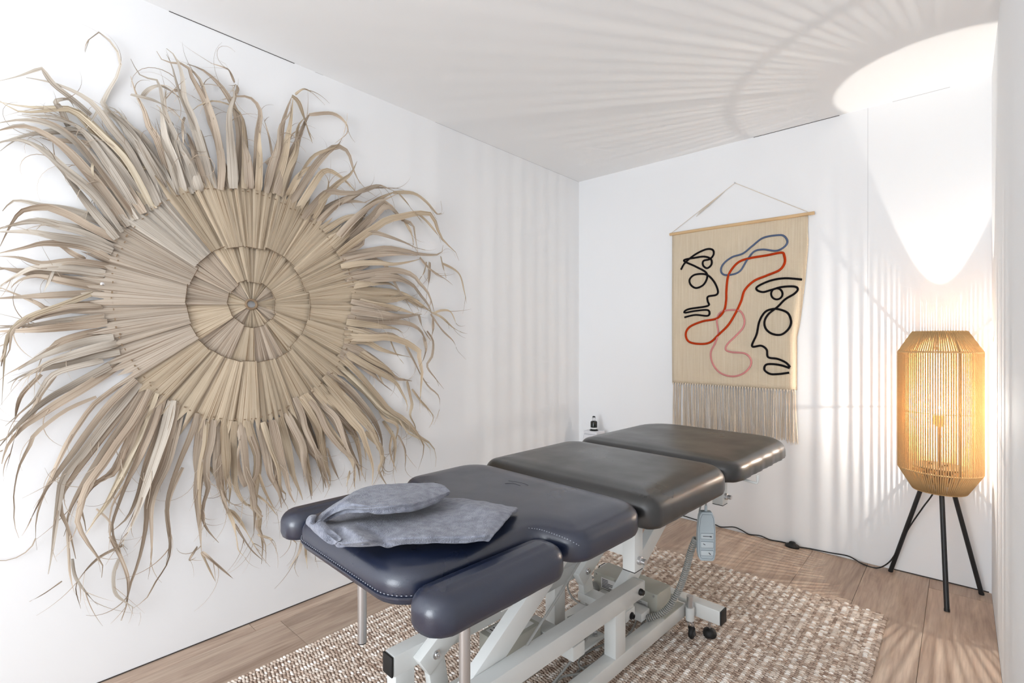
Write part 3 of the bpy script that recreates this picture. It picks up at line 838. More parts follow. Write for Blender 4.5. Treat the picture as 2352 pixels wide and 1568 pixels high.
def cushion(name, corners, ztop, thick, er, mat, parent, crown=.006, wrinkle=0.0, under=.012, tight=False):
    if sum(corners[i-1][0]*corners[i][1]-corners[i][0]*corners[i-1][1] for i in range(len(corners))) < 0: corners = corners[::-1]
    base = roundpoly(corners); n0 = len(base)
    cnt = [max(1, int(math.dist(base[i], base[(i+1) % n0])/.02)) for i in range(n0)]
    def ringpts(d):
        r = roundpoly(inset_poly(corners, d)); o_ = []
        for i in range(n0):
            a, b = np.array(r[i]), np.array(r[(i+1) % n0])
            for k in range(cnt[i]): o_.append(a+(b-a)*k/cnt[i])
        return np.array(o_)
    P = ringpts(0.0); n = len(P); nxt = np.roll(P, -1, 0); prv = np.roll(P, 1, 0); tg = nxt-prv; tg /= (np.linalg.norm(tg, axis=1)[:, None]+1e-12)
    nrm = np.stack([tg[:, 1], -tg[:, 0]], 1); per = np.cumsum(np.linalg.norm(nxt-P, axis=1))
    zb = ztop-thick; prof = [(.030, zb+.004), (under, zb), (under*.3, zb+.004), (0, zb+.014)]
    ez = min(er*.95, thick-.016)
    for k in range(0, 9):
        a = PI/2*k/8; prof.append((er*(1-math.cos(a)), ztop-ez+ez*math.sin(a)))
    if tight: prof += [(er+.005, ztop+crown*.7), (er+.009, ztop+crown), (er+.011, ztop+crown)]
    else: prof += [(er+.014, ztop+crown*.5), (er+.030, ztop+crown*.85), (er+.048, ztop+crown), (er+.056, ztop+crown)]
    V = []
    for ins, z in prof:
        fr_ = max(0.0, 1-(z-zb)/(thick*.85)) if ins < er else 0
        wr = wrinkle*fr_*(np.sin(per*260)+.6*np.sin(per*413+1.3)+.5*np.sin(per*97))
        Q = ringpts(ins)-nrm*np.broadcast_to(wr, (n,))[:, None]
        V += [(q[0], q[1], z) for q in Q]
    Fs = []
    for r_ in range(len(prof)-1):
        for k in range(n): l = (k+1) % n; Fs.append((r_*n+k, r_*n+l, (r_+1)*n+l, (r_+1)*n+k))
    Fs.append(tuple((len(prof)-1)*n+k for k in range(n))); Fs.append(tuple(range(n-1, -1, -1)))
    return link(name, pydata(name, V, Fs), mat, parent, smooth=True)
CW = .362
# far (leg) section, middle (seat) section
far_c = cushion('leg_cushion', [(-CW, .690, .07), (CW, .690, .07), (CW, 1.40, .17), (-CW, 1.40, .17)], TOP, .075, .040, M['black'], table, wrinkle=.0016)
mid_c = cushion('seat_cushion', [(-CW, .100, .06), (CW, .100, .05), (CW, .668, .10), (-CW, .668, .10)], TOP+.004, .090, .046, M['black'], table, wrinkle=.0006)
# near (head) section, narrowed for the arm pads
HW = .248; HV = -.640
near_c = cushion('head_cushion', [(-HW, -.262, .04), (-HW, HV, .075), (HW, HV, .085), (HW, -.262, .04), (CW, -.242, .06), (CW, .088, .10), (-CW, .088, .10), (-CW, -.242, .06)], TOP, .070, .034, M['navy'], table)
for s, nm in ((1, 'arm_pad'), (-1, 'arm_pad')):
    a, b = s*(HW+.008), s*.362
    pts = [(a, -.642, .045), (b, -.642, .05), (b, -.268, .048), (a, -.268, .045)]
    pad = cushion(nm, pts, TOP-.008, .070, .034, M['navy'], table, crown=.004, wrinkle=.0004, tight=True)
    MB().tube([(s*.22, -.46, .337), (s*.22, -.46, .655)], .0125, 20).build('support_tube', M['steel'], pad, smooth=True)
    MB().tube([(s*.22, -.46, .334), (s*.22, -.46, .339)], .0118, 20).build('tube_plug', M['rubber'], pad, smooth=True)
    MB().beam((s*.20, -.46, .648), (s*.35, -.46, .648), .03, .012, (0, 1, 0)).build('support_bracket', M['frame'], pad)
# welts and stitching
def stitchline(pts, r, parent, mat, name='stitching', dash=None):
    mb = MB()
    if dash:
        sp = spline(pts, dash*3)
        for k in range(dash): mb.tube([sp[3*k], sp[3*k+1]], r, 5)
    else: mb.tube(pts, r, 6)
    return mb.build(name, mat, parent)
fe = [p for p in densify(roundpoly([(-HW, -.262, .04), (-HW, HV, .075), (HW, HV, .085), (HW, -.262, .04)]), .02) if p[1] < HV+.075]
fe.sort(key=lambda p: p[0])
stitchline([(x*1.008, y-.001, TOP-.052) for x, y in fe], .0028, near_c, M['navy'], 'piping')
stitchline([(x*1.004, y-.0018, TOP-.046) for x, y in fe], .0009, near_c, M['thread'], dash=60)
stitchline([(.20, -.296, TOP-.005), (.235, -.272, TOP-.004), (.262, -.262, TOP-.003), (.30, -.258, TOP-.004), (.335, -.252, TOP-.008), (.358, -.235, TOP-.022)], .0009, near_c, M['thread'], dash=26)
for pts in ([(1168, 1104), (1185, 1106), (1204, 1110), (1213, 1114)], [(1160, 1110), (1178, 1109), (1195, 1115)]):
    P_ = []
    for q in pts:
        w = atz(*q, TOP+.0062)-TO; c, s = math.cos(-TROT), math.sin(-TROT); P_.append((w.x*c-w.y*s, w.x*s+w.y*c, TOP+.0062))
    MB().tube(P_, .0007, 5).build('scuff_line', M['ink'], near_c)

fr = M['frame']; BV = .003
def tl(px, py, z):
    w = atz(px, py, z)-TO; c, s = math.cos(-TROT), math.sin(-TROT); return Vector((w.x*c-w.y*s, w.x*s+w.y*c, z))
# side frames of the base
for s in (-1, 1):
    u = s*.128
    MB().box((u-.023, -.80, .083), (u+.023, .735, .136)).build('base_rail', fr, table, bevel=BV)
    ur = MB().box((u-.023, -.43, .276), (u+.023, .412, .332)).build('upper_rail', fr, table, bevel=BV)
    for v in (-.432, .414):
        sg = -1 if v < 0 else 1
        MB().box((u-.0225, min(v, v+sg*.006), .277), (u+.0225, max(v, v+sg*.006), .331)).build('end_cap', M['rubber'] if v < 0 else fr, ur, bevel=.002)
    for v in (.265, -.395):
        MB().box((u-.0225, v-.030, .134), (u+.0225, v+.030, .278)).build('frame_post', fr, table, bevel=.002)
    for v, zz in ((.386, .304), (-.318, .304)):
        bo = MB().lathe([(.0, 0), (.011, 0), (.0115, .006), (.009, .010), (.009, .014), (0, .014)], 14).build('pivot_bolt', M['rubber'], ur, smooth=True)
        bo.location = (u+s*.023, v, zz); bo.rotation_euler = (0, s*PI/2, 0)
# crossbars with feet and castors
for v in (.785, -.85):
    cb = MB().box((-.275, v-.026, .083), (.275, v+.026, .138)).build('base_crossbar', fr, table, bevel=BV)
    for s in (-1, 1):
        MB().box((min(s*.275, s*.281), v-.0255, .084), (max(s*.275, s*.281), v+.0255, .137)).build('end_cap', M['rubber'], cb, bevel=.002)
        ft = MB().lathe([(0, 0), (.024, 0), (.026, .008), (.022, .022), (.008, .030), (0, .030)], 18).build('levelling_foot', M['rubber'], cb, smooth=True)
        ft.location = (s*.225, v, .016)
        MB().tube([(s*.225, v, .04), (s*.225, v, .088)], .005, 8).build('foot_stem', M['steel'], cb, smooth=True)
        # castor in its sleeve
        cv = v-.055 if v > 0 else v+.055
        cu = s*.170
        sl = MB().tube([(cu, cv, .078), (cu, cv, .128)], .0165, 18).build('castor_sleeve', fr, table, smooth=True)
        MB().tube([(cu, cv, .126), (cu, cv, .172)], .0125, 18).build('castor_stem', M['steel'], sl, smooth=True)
        MB().tube([(cu, cv, .070), (cu, cv, .080)], .015, 18).build('castor_collar', M['chrome'], sl, smooth=True)
        fk = MB()
        for q in (-1, 1): fk.beam((cu+.004+q*.009, cv-.006, .072), (cu+.016+q*.009, cv-.012, .030), .003, .018, (1, 0, 0))
        fk.build('castor_fork', M['chrome'], sl)
        wh = MB().lathe([(0, -.008), (.020, -.008), (.0235, -.003), (.0235, .003), (.020, .008), (0, .008)], 20).build('castor_wheel', M['rubber'], sl, smooth=True)
        wh.location = (cu+.014, cv-.014, .0400); wh.rotation_euler = (0, PI/2, .15)
# lift arms
AL = math.radians(33); ALEN = .575
for s in (-1, 1):
    for v in (-.318, .386):
        u = s*.088
        p = Vector((u, v, .304)); d = Vector((0, math.cos(AL), math.sin(AL)))
        arm = MB().beam(p-d*.045, p+d*ALEN, .034, .064, (1, 0, 0)).build('lift_arm', fr, table, bevel=.003)
        lv = Vector((0, .18, -1)).normalized()
        MB().beam(p-lv*.004, p+lv*(.16 if v < 0 else .125), .026, .058, (1, 0, 0)).build('crank_lever', fr, arm, bevel=.003)
        for q, zz in ((p, 0), (p+lv*(.11), 0)):
            bo = MB().lathe([(0, 0), (.0125, 0), (.0125, .003), (.008, .004), (.008, .011), (.004, .011), (.004, .006), (0, .006)], 16).build('pivot_bolt', M['chrome'] if (s < 0) else M['rubber'], arm, smooth=True)
            bo.location = q+Vector((-s*.017 if s < 0 else .017, 0, 0)); bo.rotation_euler = (0, PI/2, 0)
# cross ties between the arms and sides
for v, z, h in ((.505, .158, .030), (.10, .205, .045), (.40, .205, .03)):
    MB().box((-.105, v-.03, z-h/2), (.105, v+.03, z+h/2)).build('cross_tie', fr, table, bevel=.002)
tie = MB().box((-.07, .13, .150), (.07, .30, .158)).build('motor_plate', fr, table, bevel=.001)
for x, y in ((-.04, .17), (.03, .21), (-.05, .26), (.045, .27)):
    bo = MB().lathe([(0, 0), (.010, 0), (.010, .007), (.006, .008), (.006, .011), (0, .011)], 6).build('hex_nut', M['steel'], tie); bo.location = (x, y, .158)
MB().tube([(-.02, -.25, .17), (.0, .02, .19), (.01, .20, .20)], .022, 16).build('actuator_tube', M['greybox'], table, smooth=True)
# top frame under the pads
for s in (-1, 1):
    MB().box((s*.15-.02, -.22, .600), (s*.15+.02, 1.30, .640)).build('top_rail', fr, table, bevel=.003)
for v, zb in ((.115, .515), (.735, .560)):
    for s in (-1, 1):
        hb = MB().box((s*.285-.020, v-.022, zb), (s*.285+.020, v+.022, .645)).build('hinge_bracket', fr, table, bevel=.002)
        MB().box((s*.285-.0195, v-.0215, zb-.002), (s*.285+.0195, v+.0215, zb+.0005)).build('bracket_plug', M['rubber'], hb)
        kn = MB().lathe([(0, 0), (.012, 0), (.012, .008), (.008, .010), (.008, .022), (0, .022)], 10).build('hinge_pin', M['steel'], hb, smooth=True)
        kn.location = (s*.285+.020, v, zb+.030); kn.rotation_euler = (0, PI/2, 0)
    MB().box((-.268, v-.018, zb+.035), (.268, v+.018, zb+.075)).build('hinge_tube', fr, table, bevel=.004)
for v in (-.15, .40, 1.05):
    MB().box((-.30, v-.02, .640), (.30, v+.02, .652)).build('pad_board', fr, table)
MB().tube(spline([(.30, .84, .640), (.372, .84, .634), (.384, .84, .637), (.385, .84, .665)], 14), .005, 10).build('strap_hook', M['frame'], table, smooth=True)
# control box and motor housing
cbx = MB().box((-.165, .555, .138), (.125, .665, .222)).build('control_box', M['greybox'], table, bevel=.006)
lb = MB().box((-.125, .5536, .165), (-.055, .555, .208)).build('rating_plate', M['paper'], cbx)
ink = MB()
for k in range(6):
    ink.box((-.120, .5530, .170+k*.006), (-.120+rnd.uniform(.025, .058), .5537, .1725+k*.006))
ink.build('plate_print', M['ink'], lb)
lb = MB().box((.035, .5536, .150), (.085, .555, .180)).build('rating_plate', M['paper'], cbx)
ink = MB()
for k in range(4): ink.box((.039, .5530, .154+k*.006), (.039+rnd.uniform(.02, .04), .5537, .1555+k*.006))
ink.build('plate_print', M['ink'], lb)
MB().box((-.005, .5536, .186), (.02, .555, .198)).build('rating_plate', M['paper'], cbx)
for x in (-.15, .11):
    for z in (.150, .212):
        sc_ = MB().lathe([(0, 0), (.004, 0), (.004, .002), (0, .002)], 10).build('box_screw', M['steel'], cbx); sc_.location = (x, .555, z); sc_.rotation_euler = (PI/2, 0, 0)
MB().box((-.185, .565, .120), (.150, .72, .139)).build('box_tray', M['greybox'], cbx, bevel=.002)
cp = MB()
for k in range(7): cp.tube([(-.145+.024*math.cos(a), .535-k*.004, .166+.020*math.sin(a)) for a in [2*PI*j/16 for j in range(16)]], .0028, 6, closed=True)
cp.build('cable_coil', M['cable'], cbx, smooth=True)
mbx = MB().box((-.125, -.115, .105), (-.015, .06, .262)).build('motor_housing', M['greybox'], table, bevel=.008)
lb = MB().box((-.112, -.095, .262), (-.030, .04, .2628)).build('rating_plate', M['paper'], mbx)
ink = MB()
for k in range(8): ink.box((-.106, -.085+k*.014, .2627), (-.106+rnd.uniform(.03, .07), -.081+k*.014, .2631))
ink.build('plate_print', M['ink'], lb)
# loose cables
def cable(pts, r=.0038, name='cable', n=40): return MB().tube(spline(pts, n), r, 8).build(name, M['cable'], table, smooth=True)
cable([(.118, .20, .535), (.118, .10, .50), (.113, .02, .44), (.112, -.08, .375), (.105, -.22, .285), (.08, -.32, .262), (.0, -.36, .25), (-.05, -.30, .2), (-.06, -.15, .20)])
cable([(-.15, .54, .20), (-.21, .50, .215), (-.225, .46, .17), (-.16, .44, .135), (-.05, .46, .15), (.02, .50, .20), (-.06, .553, .215)])
cable([(.06, .53, .13), (.02, .525, .04), (-.005, .43, .020), (.006, .33, .020), (-.01, .25, .020), (.03, .12, .020), (.05, -.02, .020), (.0, -.2, .020)])
cable([(.09, .53, .13), (.03, .54, .035), (-.03, .45, .020), (-.05, .346, .020), (-.025, .27, .024), (.06, .26, .020), (.085, .16, .020), (.03, .06, .020), (-.05, -.12, .020)])
cable([(.045, .50, .022), (.03, .40, .020), (.045, .30, .026), (.0, .22, .027), (-.03, .16, .020), (.04, .0, .020), (.05, -.2, .020)])
cable([(-.02, .20, .22), (.03, .26, .24), (.06, .22, .20), (.055, .12, .14), (.02, .0, .06), (0, -.15, .02)])

# hand control hanging from the seat frame
hc_o = tl(1617, 1225, .50)
hcW = Matrix.Rotation(TROT, 4, 'Z') @ Vector((.318, .535, 0)) + TO
HCB = .420
hand = thing('hand_control', (hcW.x, hcW.y, HCB), 'pale grey hand control with three buttons hanging by its cord under the seat cushion', 'hand control', math.radians(36))
hand.scale = (.88, .88, .88)
body = [(-.020, .190), (.020, .190), (.028, .172), (.033, .120), (.033, .030), (.029, .008), (.022, 0), (-.022, 0), (-.029, .008), (-.033, .030), (-.033, .120), (-.028, .172)]
hb_ = MB(); n_ = len(body)
hb_.add([(x, -.016, z) for x, z in body]+[(x, .014, z) for x, z in body], [tuple(range(n_)), tuple(range(2*n_-1, n_-1, -1))]+[(k, k+n_, (k+1) % n_+n_, (k+1) % n_) for k in range(n_)])
hbo = hb_.build('handset_body', M['handset'], hand, bevel=.004, seg=3)
MB().tube([(x*.86, -.0162, .010+z*.90) for x, z in body], .0006, 5, closed=True).build('panel_outline', M['hline'], hbo)
for z0, z1 in ((.086, .108), (.052, .076), (.022, .042)):
    bt = MB().box((-.023, -.0172, z0), (.023, -.0158, z1)).build('button', M['hbutton'], hbo, bevel=.0005)
    MB().tube([(-.0232, -.0170, z0), (.0232, -.0170, z0), (.0232, -.0170, z1), (-.0232, -.0170, z1)], .0006, 5, closed=True).build('button_outline', M['hline'], bt)
    zc = (z0+z1)/2
    if z0 > .08: MB().beam((-.016, -.0175, zc), (.012, -.0175, zc), .0006, .0022, (0, 1, 0)).beam((.010, -.0175, zc), (.017, -.0175, zc-.001), .0006, .005, (0, 1, 0)).build('button_mark', M['ink'], bt)
    elif z0 > .04: MB().beam((-.015, -.0175, zc+.004), (-.007, -.0175, zc), .0006, .0024, (0, 1, 0)).build('button_mark', M['ink'], bt)
    else: MB().beam((.006, -.0175, zc+.002), (.013, -.0175, zc-.005), .0006, .0030, (0, 1, 0)).build('button_mark', M['ink'], bt)
MB().tube([(0, 0, .188), (0, 0, .205), (0, 0, .212)], [.006, .005, .0045], 10).build('strain_relief', M['handset'], hand, smooth=True)
MB().tube(spline([(0, 0, .21), (.001, .002, .230), (-.004, .004, .240), (-.018, .004, .245), (-.024, .002, .238), (-.010, .001, .240), (-.012, .004, .225), (-.020, .012, .19), (-.026, .02, .12), (-.030, .02, .07)], 40), .0032, 8).build('cord', M['cable'], hand, smooth=True)
MB().tube([(.006+.007*math.cos(t), .002, .234+.008*math.sin(t)) for t in [2*PI*k/12 for k in range(12)]], .002, 6, closed=True).build('cable_tie', M['rubber'], hand)
# coiled cord from the control box up to the hand control
cl = [Vector(q) for q in ((.285, .53, .485), (.262, .54, .43), (.238, .55, .35), (.205, .555, .26), (.165, .54, .185), (.11, .515, .148), (.05, .505, .150), (.01, .53, .155))]
cs = [Vector(q) for q in spline(cl, 900)]; hel = []
for k, q in enumerate(cs):
    t = (cs[min(k+1, 899)]-cs[max(k-1, 0)]).normalized(); a = t.cross(Vector((0, 1, .2))).normalized(); b = t.cross(a); an = 2*PI*62*k/900
    hel.append(q+(a*math.cos(an)+b*math.sin(an))*.0095)
MB().tube(hel, .0028, 6).build('coiled_cord', M['cable'], table, smooth=True)
# ------------------------------------------------------------------ folded towel on the head cushion
def towel():
    z0 = TOP+.019
    # lower layer: back and front edges from the open right end to the folded left end (pixels at their own height)
    NB = 44; NA = 22
    low_b = spline([(1192, 1164), (1120, 1150), (1040, 1140), (940, 1145), (840, 1160), (760, 1178), (722, 1196)], NB)
    low_f = spline([(1128, 1240), (1070, 1246), (960, 1250), (880, 1254), (820, 1258), (795, 1258), (786, 1254)], NB)
    top_b = spline([(722, 1196), (745, 1172), (790, 1142), (830, 1119), (880, 1110), (940, 1108), (1000, 1108), (1024, 1116)], NB)
    top_f = spline([(735, 1206), (765, 1184), (800, 1172), (850, 1176), (910, 1172), (960, 1164), (1005, 1148), (1037, 1130)], NB)
    V, Fq = [], []
    def layer(eb, ef, hfun, flip):
        b0 = len(V)
        for i in range(NB):
            s = i/(NB-1)
            for j in range(NA):
                t = j/(NA-1)
                z = z0+hfun(s, t)
                p = atz(eb[i][0]*(1-t)+ef[i][0]*t, eb[i][1]*(1-t)+ef[i][1]*t, z)
                V.append(p)
        for i in range(NB-1):
            for j in range(NA-1):
                q = (b0+i*NA+j, b0+(i+1)*NA+j, b0+(i+1)*NA+j+1, b0+i*NA+j+1); Fq.append(q if flip else q[::-1])
    def edge(t, w=.12): return min(1, t/w, (1-t)/w)
    def sm(x): return x*x*(3-2*x)
    def h_low(s, t):
        e = sm(max(0, min(1, edge(t, .16))))*sm(min(1, (s+.03)/.08))
        dip = 1-sm(max(0, min(1, (s-.22)/.14)))*sm(max(0, min(1, (.98-s)/.1)))*(1-sm(max(0, min(1, (t-.22)/.16))))
        e *= dip
        return .004+.018*e+.003*math.sin(9*s+4*t)*e+.012*math.exp(-((s-.84)/.07)**2)*e-.006*math.exp(-((s-.045)/.018)**2)*e-.008*e*math.exp(-((s+.25*t-.93)/.035)**2)+.004*e*math.exp(-((s+.3*t-1.02)/.05)**2)
    def h_top(s, t):
        e = sm(max(0, min(1, edge(t, .2))))
        return .026+.034*sm(min(1, s/.3))*(1-.40*sm(max(0, (s-.5)/.5)))+.010*e+.0035*math.sin(7*s+5*t)*e
    layer(low_b, low_f, h_low, True)
    layer(top_b, top_f, h_top, False)
    # left fold joining both layers
    b0 = len(V); R_ = 6
    for j in range(NA):
        a = Vector(V[(NB-1)*NA+j]); c = Vector(V[NB*NA+j])
        for k in range(R_+1):
            u = k/R_; p = a.lerp(c, u)+Vector((-.010, -.006, .004))*math.sin(PI*u); V.append(p)
    for j in range(NA-1):
        for k in range(R_):
            q = (b0+j*(R_+1)+k, b0+(j+1)*(R_+1)+k, b0+(j+1)*(R_+1)+k+1, b0+j*(R_+1)+k+1); Fq.append(q)
    return V, Fq
V_, F_ = towel()
c0 = atz(950, 1190, TOP)
me = pydata('hand_towel', [p-c0 for p in V_], F_)
bm = bmesh.new(); bm.from_mesh(me); bmesh.ops.recalc_face_normals(bm, faces=bm.faces); bm.to_mesh(me); bm.free()
tow = link('hand_towel', me, M['towel'], None, smooth=True); tow.location = c0
sol = tow.modifiers.new('thickness', 'SOLIDIFY'); sol.thickness = .013; sol.offset = -1
sb = tow.modifiers.new('soft', 'SUBSURF'); sb.levels = 1; sb.render_levels = 2
dt = bpy.data.textures.new('terry_lumps', 'CLOUDS'); dt.noise_scale = .035
dm = tow.modifiers.new('lumps', 'DISPLACE'); dm.texture = dt; dm.strength = .004; dm.mid_level = .5
tag(tow, 'grey terry towel folded over and lying on the near head cushion', 'towel')
tgp = [atz(*q, TOP+.055) for q in ((984, 1112), (1000, 1107), (1012, 1111), (998, 1117))]
tgm = MB().add([p-c0 for p in tgp]+[p-c0-Vector((0, 0, .002)) for p in tgp], [(0, 1, 2, 3), (7, 6, 5, 4), (0, 4, 5, 1), (1, 5, 6, 2), (2, 6, 7, 3), (3, 7, 4, 0)])
tgm.build('care_label', M['ink'], tow)
# ------------------------------------------------------------------ tapestry on the back wall
TX0, TX1, TZ = .742, 1.586, 1.886
tap = thing('line_art_tapestry', (1.15, ROOM_D, TZ), 'beige woven tapestry with line drawn faces in black, rust, blue and pink yarn', 'tapestry')
tp0 = Vector((1.15, ROOM_D, TZ))
MB().tube([Vector((TX0, ROOM_D-.016, TZ))-tp0, Vector((TX1, ROOM_D-.016, TZ))-tp0], .0095, 14).build('rod', M['dowel'], tap, smooth=True)
CX0, CZ0, CZ1 = .757, 1.897, .893
def edge_x(t):      # right edge of the front, drifting inward and curling towards the bottom
    return 1.549-.088*max(0.0, min(1, (t-.15)/.55))**1.2
def cloth_y(s, t):  # stands off the wall towards the lower right
    return ROOM_D-.012-.030*(s**2)*min(1, t*1.6)-.004*math.sin(s*5+t*3)
def cloth_p(s, t): return Vector((CX0+(edge_x(t)-CX0)*s, cloth_y(s, t), CZ0+(CZ1-CZ0)*t+.012*(1-s)*t*0))
NSx, NT = 34, 40; rows = []
for j in range(NT+1):
    t = j/NT; row = [cloth_p(i/NSx, t) for i in range(NSx+1)]
    e = row[-1]; cw = .055*max(0.0, min(1, (t-.12)/.5))+.004
    for k in range(1, 6):
        a = k/5; row.append(Vector((e.x+cw*.62*math.sin(a*1.5), e.y+(ROOM_D-.006-e.y)*min(1, a*1.0)*.95, e.z)))
    rows.append([p-tp0 for p in row])
nc_ = len(rows[0]); v = [p for r in rows for p in r]
f = [(j*nc_+i, j*nc_+i+1, (j+1)*nc_+i+1, (j+1)*nc_+i) for j in range(NT) for i in range(nc_-1)]
cl_o = link('woven_cloth', pydata('woven_cloth', v, f), M['linen'], tap, smooth=True)
sl = cl_o.modifiers.new('thickness', 'SOLIDIFY'); sl.thickness = .0022; sl.offset = 0
def on_cloth(cx, cy):
    px, py = 1500+.4209*cx, 380+.4209*cy
    p = aty(px, py, ROOM_D-.02)
    for _ in range(4):
        t = max(0, min(1, (p.z-CZ0)/(CZ1-CZ0))); s = max(0, min(1, (p.x-CX0)/(edge_x(t)-CX0))); p = aty(px, py, cloth_y(s, t)-.0035)
    return p-tp0
def yarnline(pts, mat, r, name, closed):
    sp = spline(pts, max(40, len(pts)*9), closed)
    return MB().tube([on_cloth(*q) for q in sp], r, 8, closed=closed).build(name, mat, tap, smooth=True)
YB = .0062
yarnline([(680,380),(600,395),(540,440),(490,480),(430,500),(385,535),(370,570),(385,595),(430,595),(475,575),(510,520),(550,470),(600,458),(670,465),(715,445),(733,415),(715,385)], M['y_blue'], .0056, 'blue_yarn_loop', True)
yarnline([(700,475),(620,490),(530,505),(470,525),(430,565),(408,610),(400,680),(398,740),(385,795),(345,835),(270,850),(200,880),(178,920),(195,960),(250,973),(310,965),(360,920),(410,870),(450,805),(480,740),(500,680),(550,630),(620,600),(690,570),(718,530),(715,490)], M['y_rust'], .0070, 'rust_yarn_loop', True)
yarnline([(420,788),(370,800),(348,840),(355,910),(340,965),(315,1020),(325,1080),(365,1130),(430,1150),(490,1135),(530,1095),(532,1055),(500,1025),(430,1018),(397,1005),(405,975),(450,930),(490,885),(498,840),(475,795)], M['y_pink'], .0056, 'pink_yarn_loop', True)
yarnline([(152,568),(175,530),(230,485),(290,457),(325,460),(330,485),(310,510),(275,520),(273,545),(295,560),(318,540),(315,510),(280,497),(230,503),(168,518),(230,550),(285,580),(295,610),(275,650),(235,668),(205,650),(200,620),(230,595),(290,595),(330,630),(353,680),(345,705),(300,715),(298,740),(305,760),(280,770),(200,782),(172,795),(175,803),(230,793),(295,788),(308,805),(295,820),(230,815),(172,828)], M['y_black'], YB, 'black_yarn_face', False)
yarnline([(812,622),(720,615),(640,628),(570,660),(568,680),(600,690),(640,680),(700,663),(770,660),(790,675),(770,700),(720,730),(680,770),(630,810),(608,850),(615,890),(650,918),(700,922),(740,890),(753,850),(735,805),(690,785),(650,783),(610,800),(580,850),(565,920),(540,985),(590,983),(620,1005),(628,1045),(680,1055),(725,1075),(748,1100)], M['y_black'], YB, 'black_yarn_face', False)
yarnline([(675+31*math.cos(2*PI*k/14), 700+30*math.sin(2*PI*k/14)) for k in range(14)], M['y_black'], YB*.9, 'black_yarn_eye', True)
yarnline([(742,1130),(690,1137),(640,1137),(608,1115),(615,1088),(650,1083),(700,1090),(745,1105)], M['y_black'], YB, 'black_yarn_lips', False)
# hanging cord with its knotted tail
pk = aty(1688, 420, ROOM_D-.008)
cp_ = [Vector((TX0+.012, ROOM_D-.016, TZ+.010)), pk, Vector((TX1-.032, ROOM_D-.016, TZ+.010))]
MB().tube([cp_[0]-tp0, cp_[1]-tp0], .0016, 6).build('cord', M['y_cream'], tap)
MB().tube([cp_[1]-tp0, cp_[2]-tp0], .0016, 6).build('cord', M['y_cream'], tap)
tl_ = MB()
for k in range(4):
    a = pk.lerp(cp_[0], .12)+Vector((0, -.002, 0)); b = pk.lerp(cp_[0], .52+.03*k)+Vector((.004*k-.004, -.003, -.004-.004*k)); tl_.tube(spline([a-tp0, (a.lerp(b, .5)+Vector((0, -.003, -.004)))-tp0, b-tp0], 8), .0014, 5)
tl_.build('cord_tail', M['y_cream'], tap)
nl = MB().lathe([(0, 0), (.005, 0), (.005, .002), (.0015, .002), (.0015, .01), (0, .01)], 10).build('wall_nail', M['steel']); nl.location = pk+Vector((0, -.004, 0)); nl.rotation_euler = (-PI/2, 0, 0)
tag(nl, 'small steel nail holding the tapestry cord on the wall', 'nail')
# fringe: knots and tassels along the hem
NTs = 46; tme = []
for vv in range(4):
    mb = MB(); rr = random.Random(50+vv)
    for k in range(7):
        x = rr.uniform(-.0065, .0065); y = rr.uniform(-.003, .003); L_ = rr.uniform(.275, .300)
        mb.tube([(x*.3, y*.3, 0), (x*.8, y, -.03), (x+rr.uniform(-.003, .003), y, -.14), (x*1.1+rr.uniform(-.005, .005), y*1.2, -L_)], .0014, 4, cap=False)
    tme.append(pydata('fringe_tassel', mb.v, mb.f))
kb = MB().lathe([(0, -.012), (.004, -.010), (.0055, -.004), (.0045, .002), (0, .004)], 8); kme = pydata('fringe_knot', kb.v, kb.f); kme.materials.append(M['y_cream'])
for k in range(NTs):
    s = (k+.5)/NTs
    if s < .93: p = cloth_p(s/.93, 1.0)
    else: p = cloth_p(1, 1)+Vector(((s-.93)/.07*.036, (s-.93)/.07*.02, 0))
    o = link('fringe_tassel', tme[k % 4], M['y_cream'], tap); o.location = p-tp0; o.rotation_euler = (rnd.uniform(-.02, .02), rnd.uniform(-.03, .03), rnd.uniform(-.3, .3)); o.scale = (1, 1, rnd.uniform(.97, 1.05))
    q = link('fringe_knot', kme, M['y_cream'], o); q.location = (0, -.002, 0)
# ------------------------------------------------------------------ rope floor lamp in the corner
LX, LY = 2.118, 3.052
lamp = thing('rope_floor_lamp', (LX, LY, 0), 'tripod floor lamp with jute rope shade and black legs, lit, in right corner', 'floor lamp')
ZT, ZB1, ZB2, ZB = 1.214, 1.120, .575, .480; RT, RB = .098, .152
feet = [(1.926, 3.172), (2.148, 2.866), (2.264, 3.165)]
for fx, fy in feet:
    q = Vector((fx-LX, fy-LY, .0)); t = Vector((q.x*.16, q.y*.16, .60))
    lg = MB().tube([q+Vector((0, 0, .001)), t], .0095, 12).build('leg', M['blackmetal'], lamp, smooth=True)
    d = (t-q).normalized()
    MB().tube([q+Vector((0, 0, .0005)), q+d*.012], .0102, 12).build('leg_tip', M['rubber'], lg, smooth=True)
MB().lathe([(0, .585), (.104, .585), (.104, .592), (0, .592)], 28).build('hub_plate', M['blackmetal'], lamp, smooth=True)  # hub disc made wider to block bulb light from the floor
stem = MB().tube([(0, 0, .595), (0, 0, .795)], .0055, 10).build('stem', M['blackmetal'], lamp, smooth=True)
m, *_ = newmat('lamp_holder', srgb(120, 96, 78), .6); M['holder'] = m
MB().lathe([(0, .775), (.017, .775), (.020, .785), (.020, .825), (.0165, .830), (0, .830)], 20).build('bulb_socket', M['holder'], lamp, smooth=True)
BR = .024; prof = [(0, .826), (.012, .828), (.0125, .836)]
for k in range(1, 12):
    a = -PI/2+PI*k/12+.35
    if a < PI/2: prof.append((BR*math.cos(a), .862+BR*math.sin(a)))
prof.append((0.0005, .862+BR))
blb = MB().lathe(prof, 20).build('bulb', M['bulb_glass'], lamp, smooth=True)
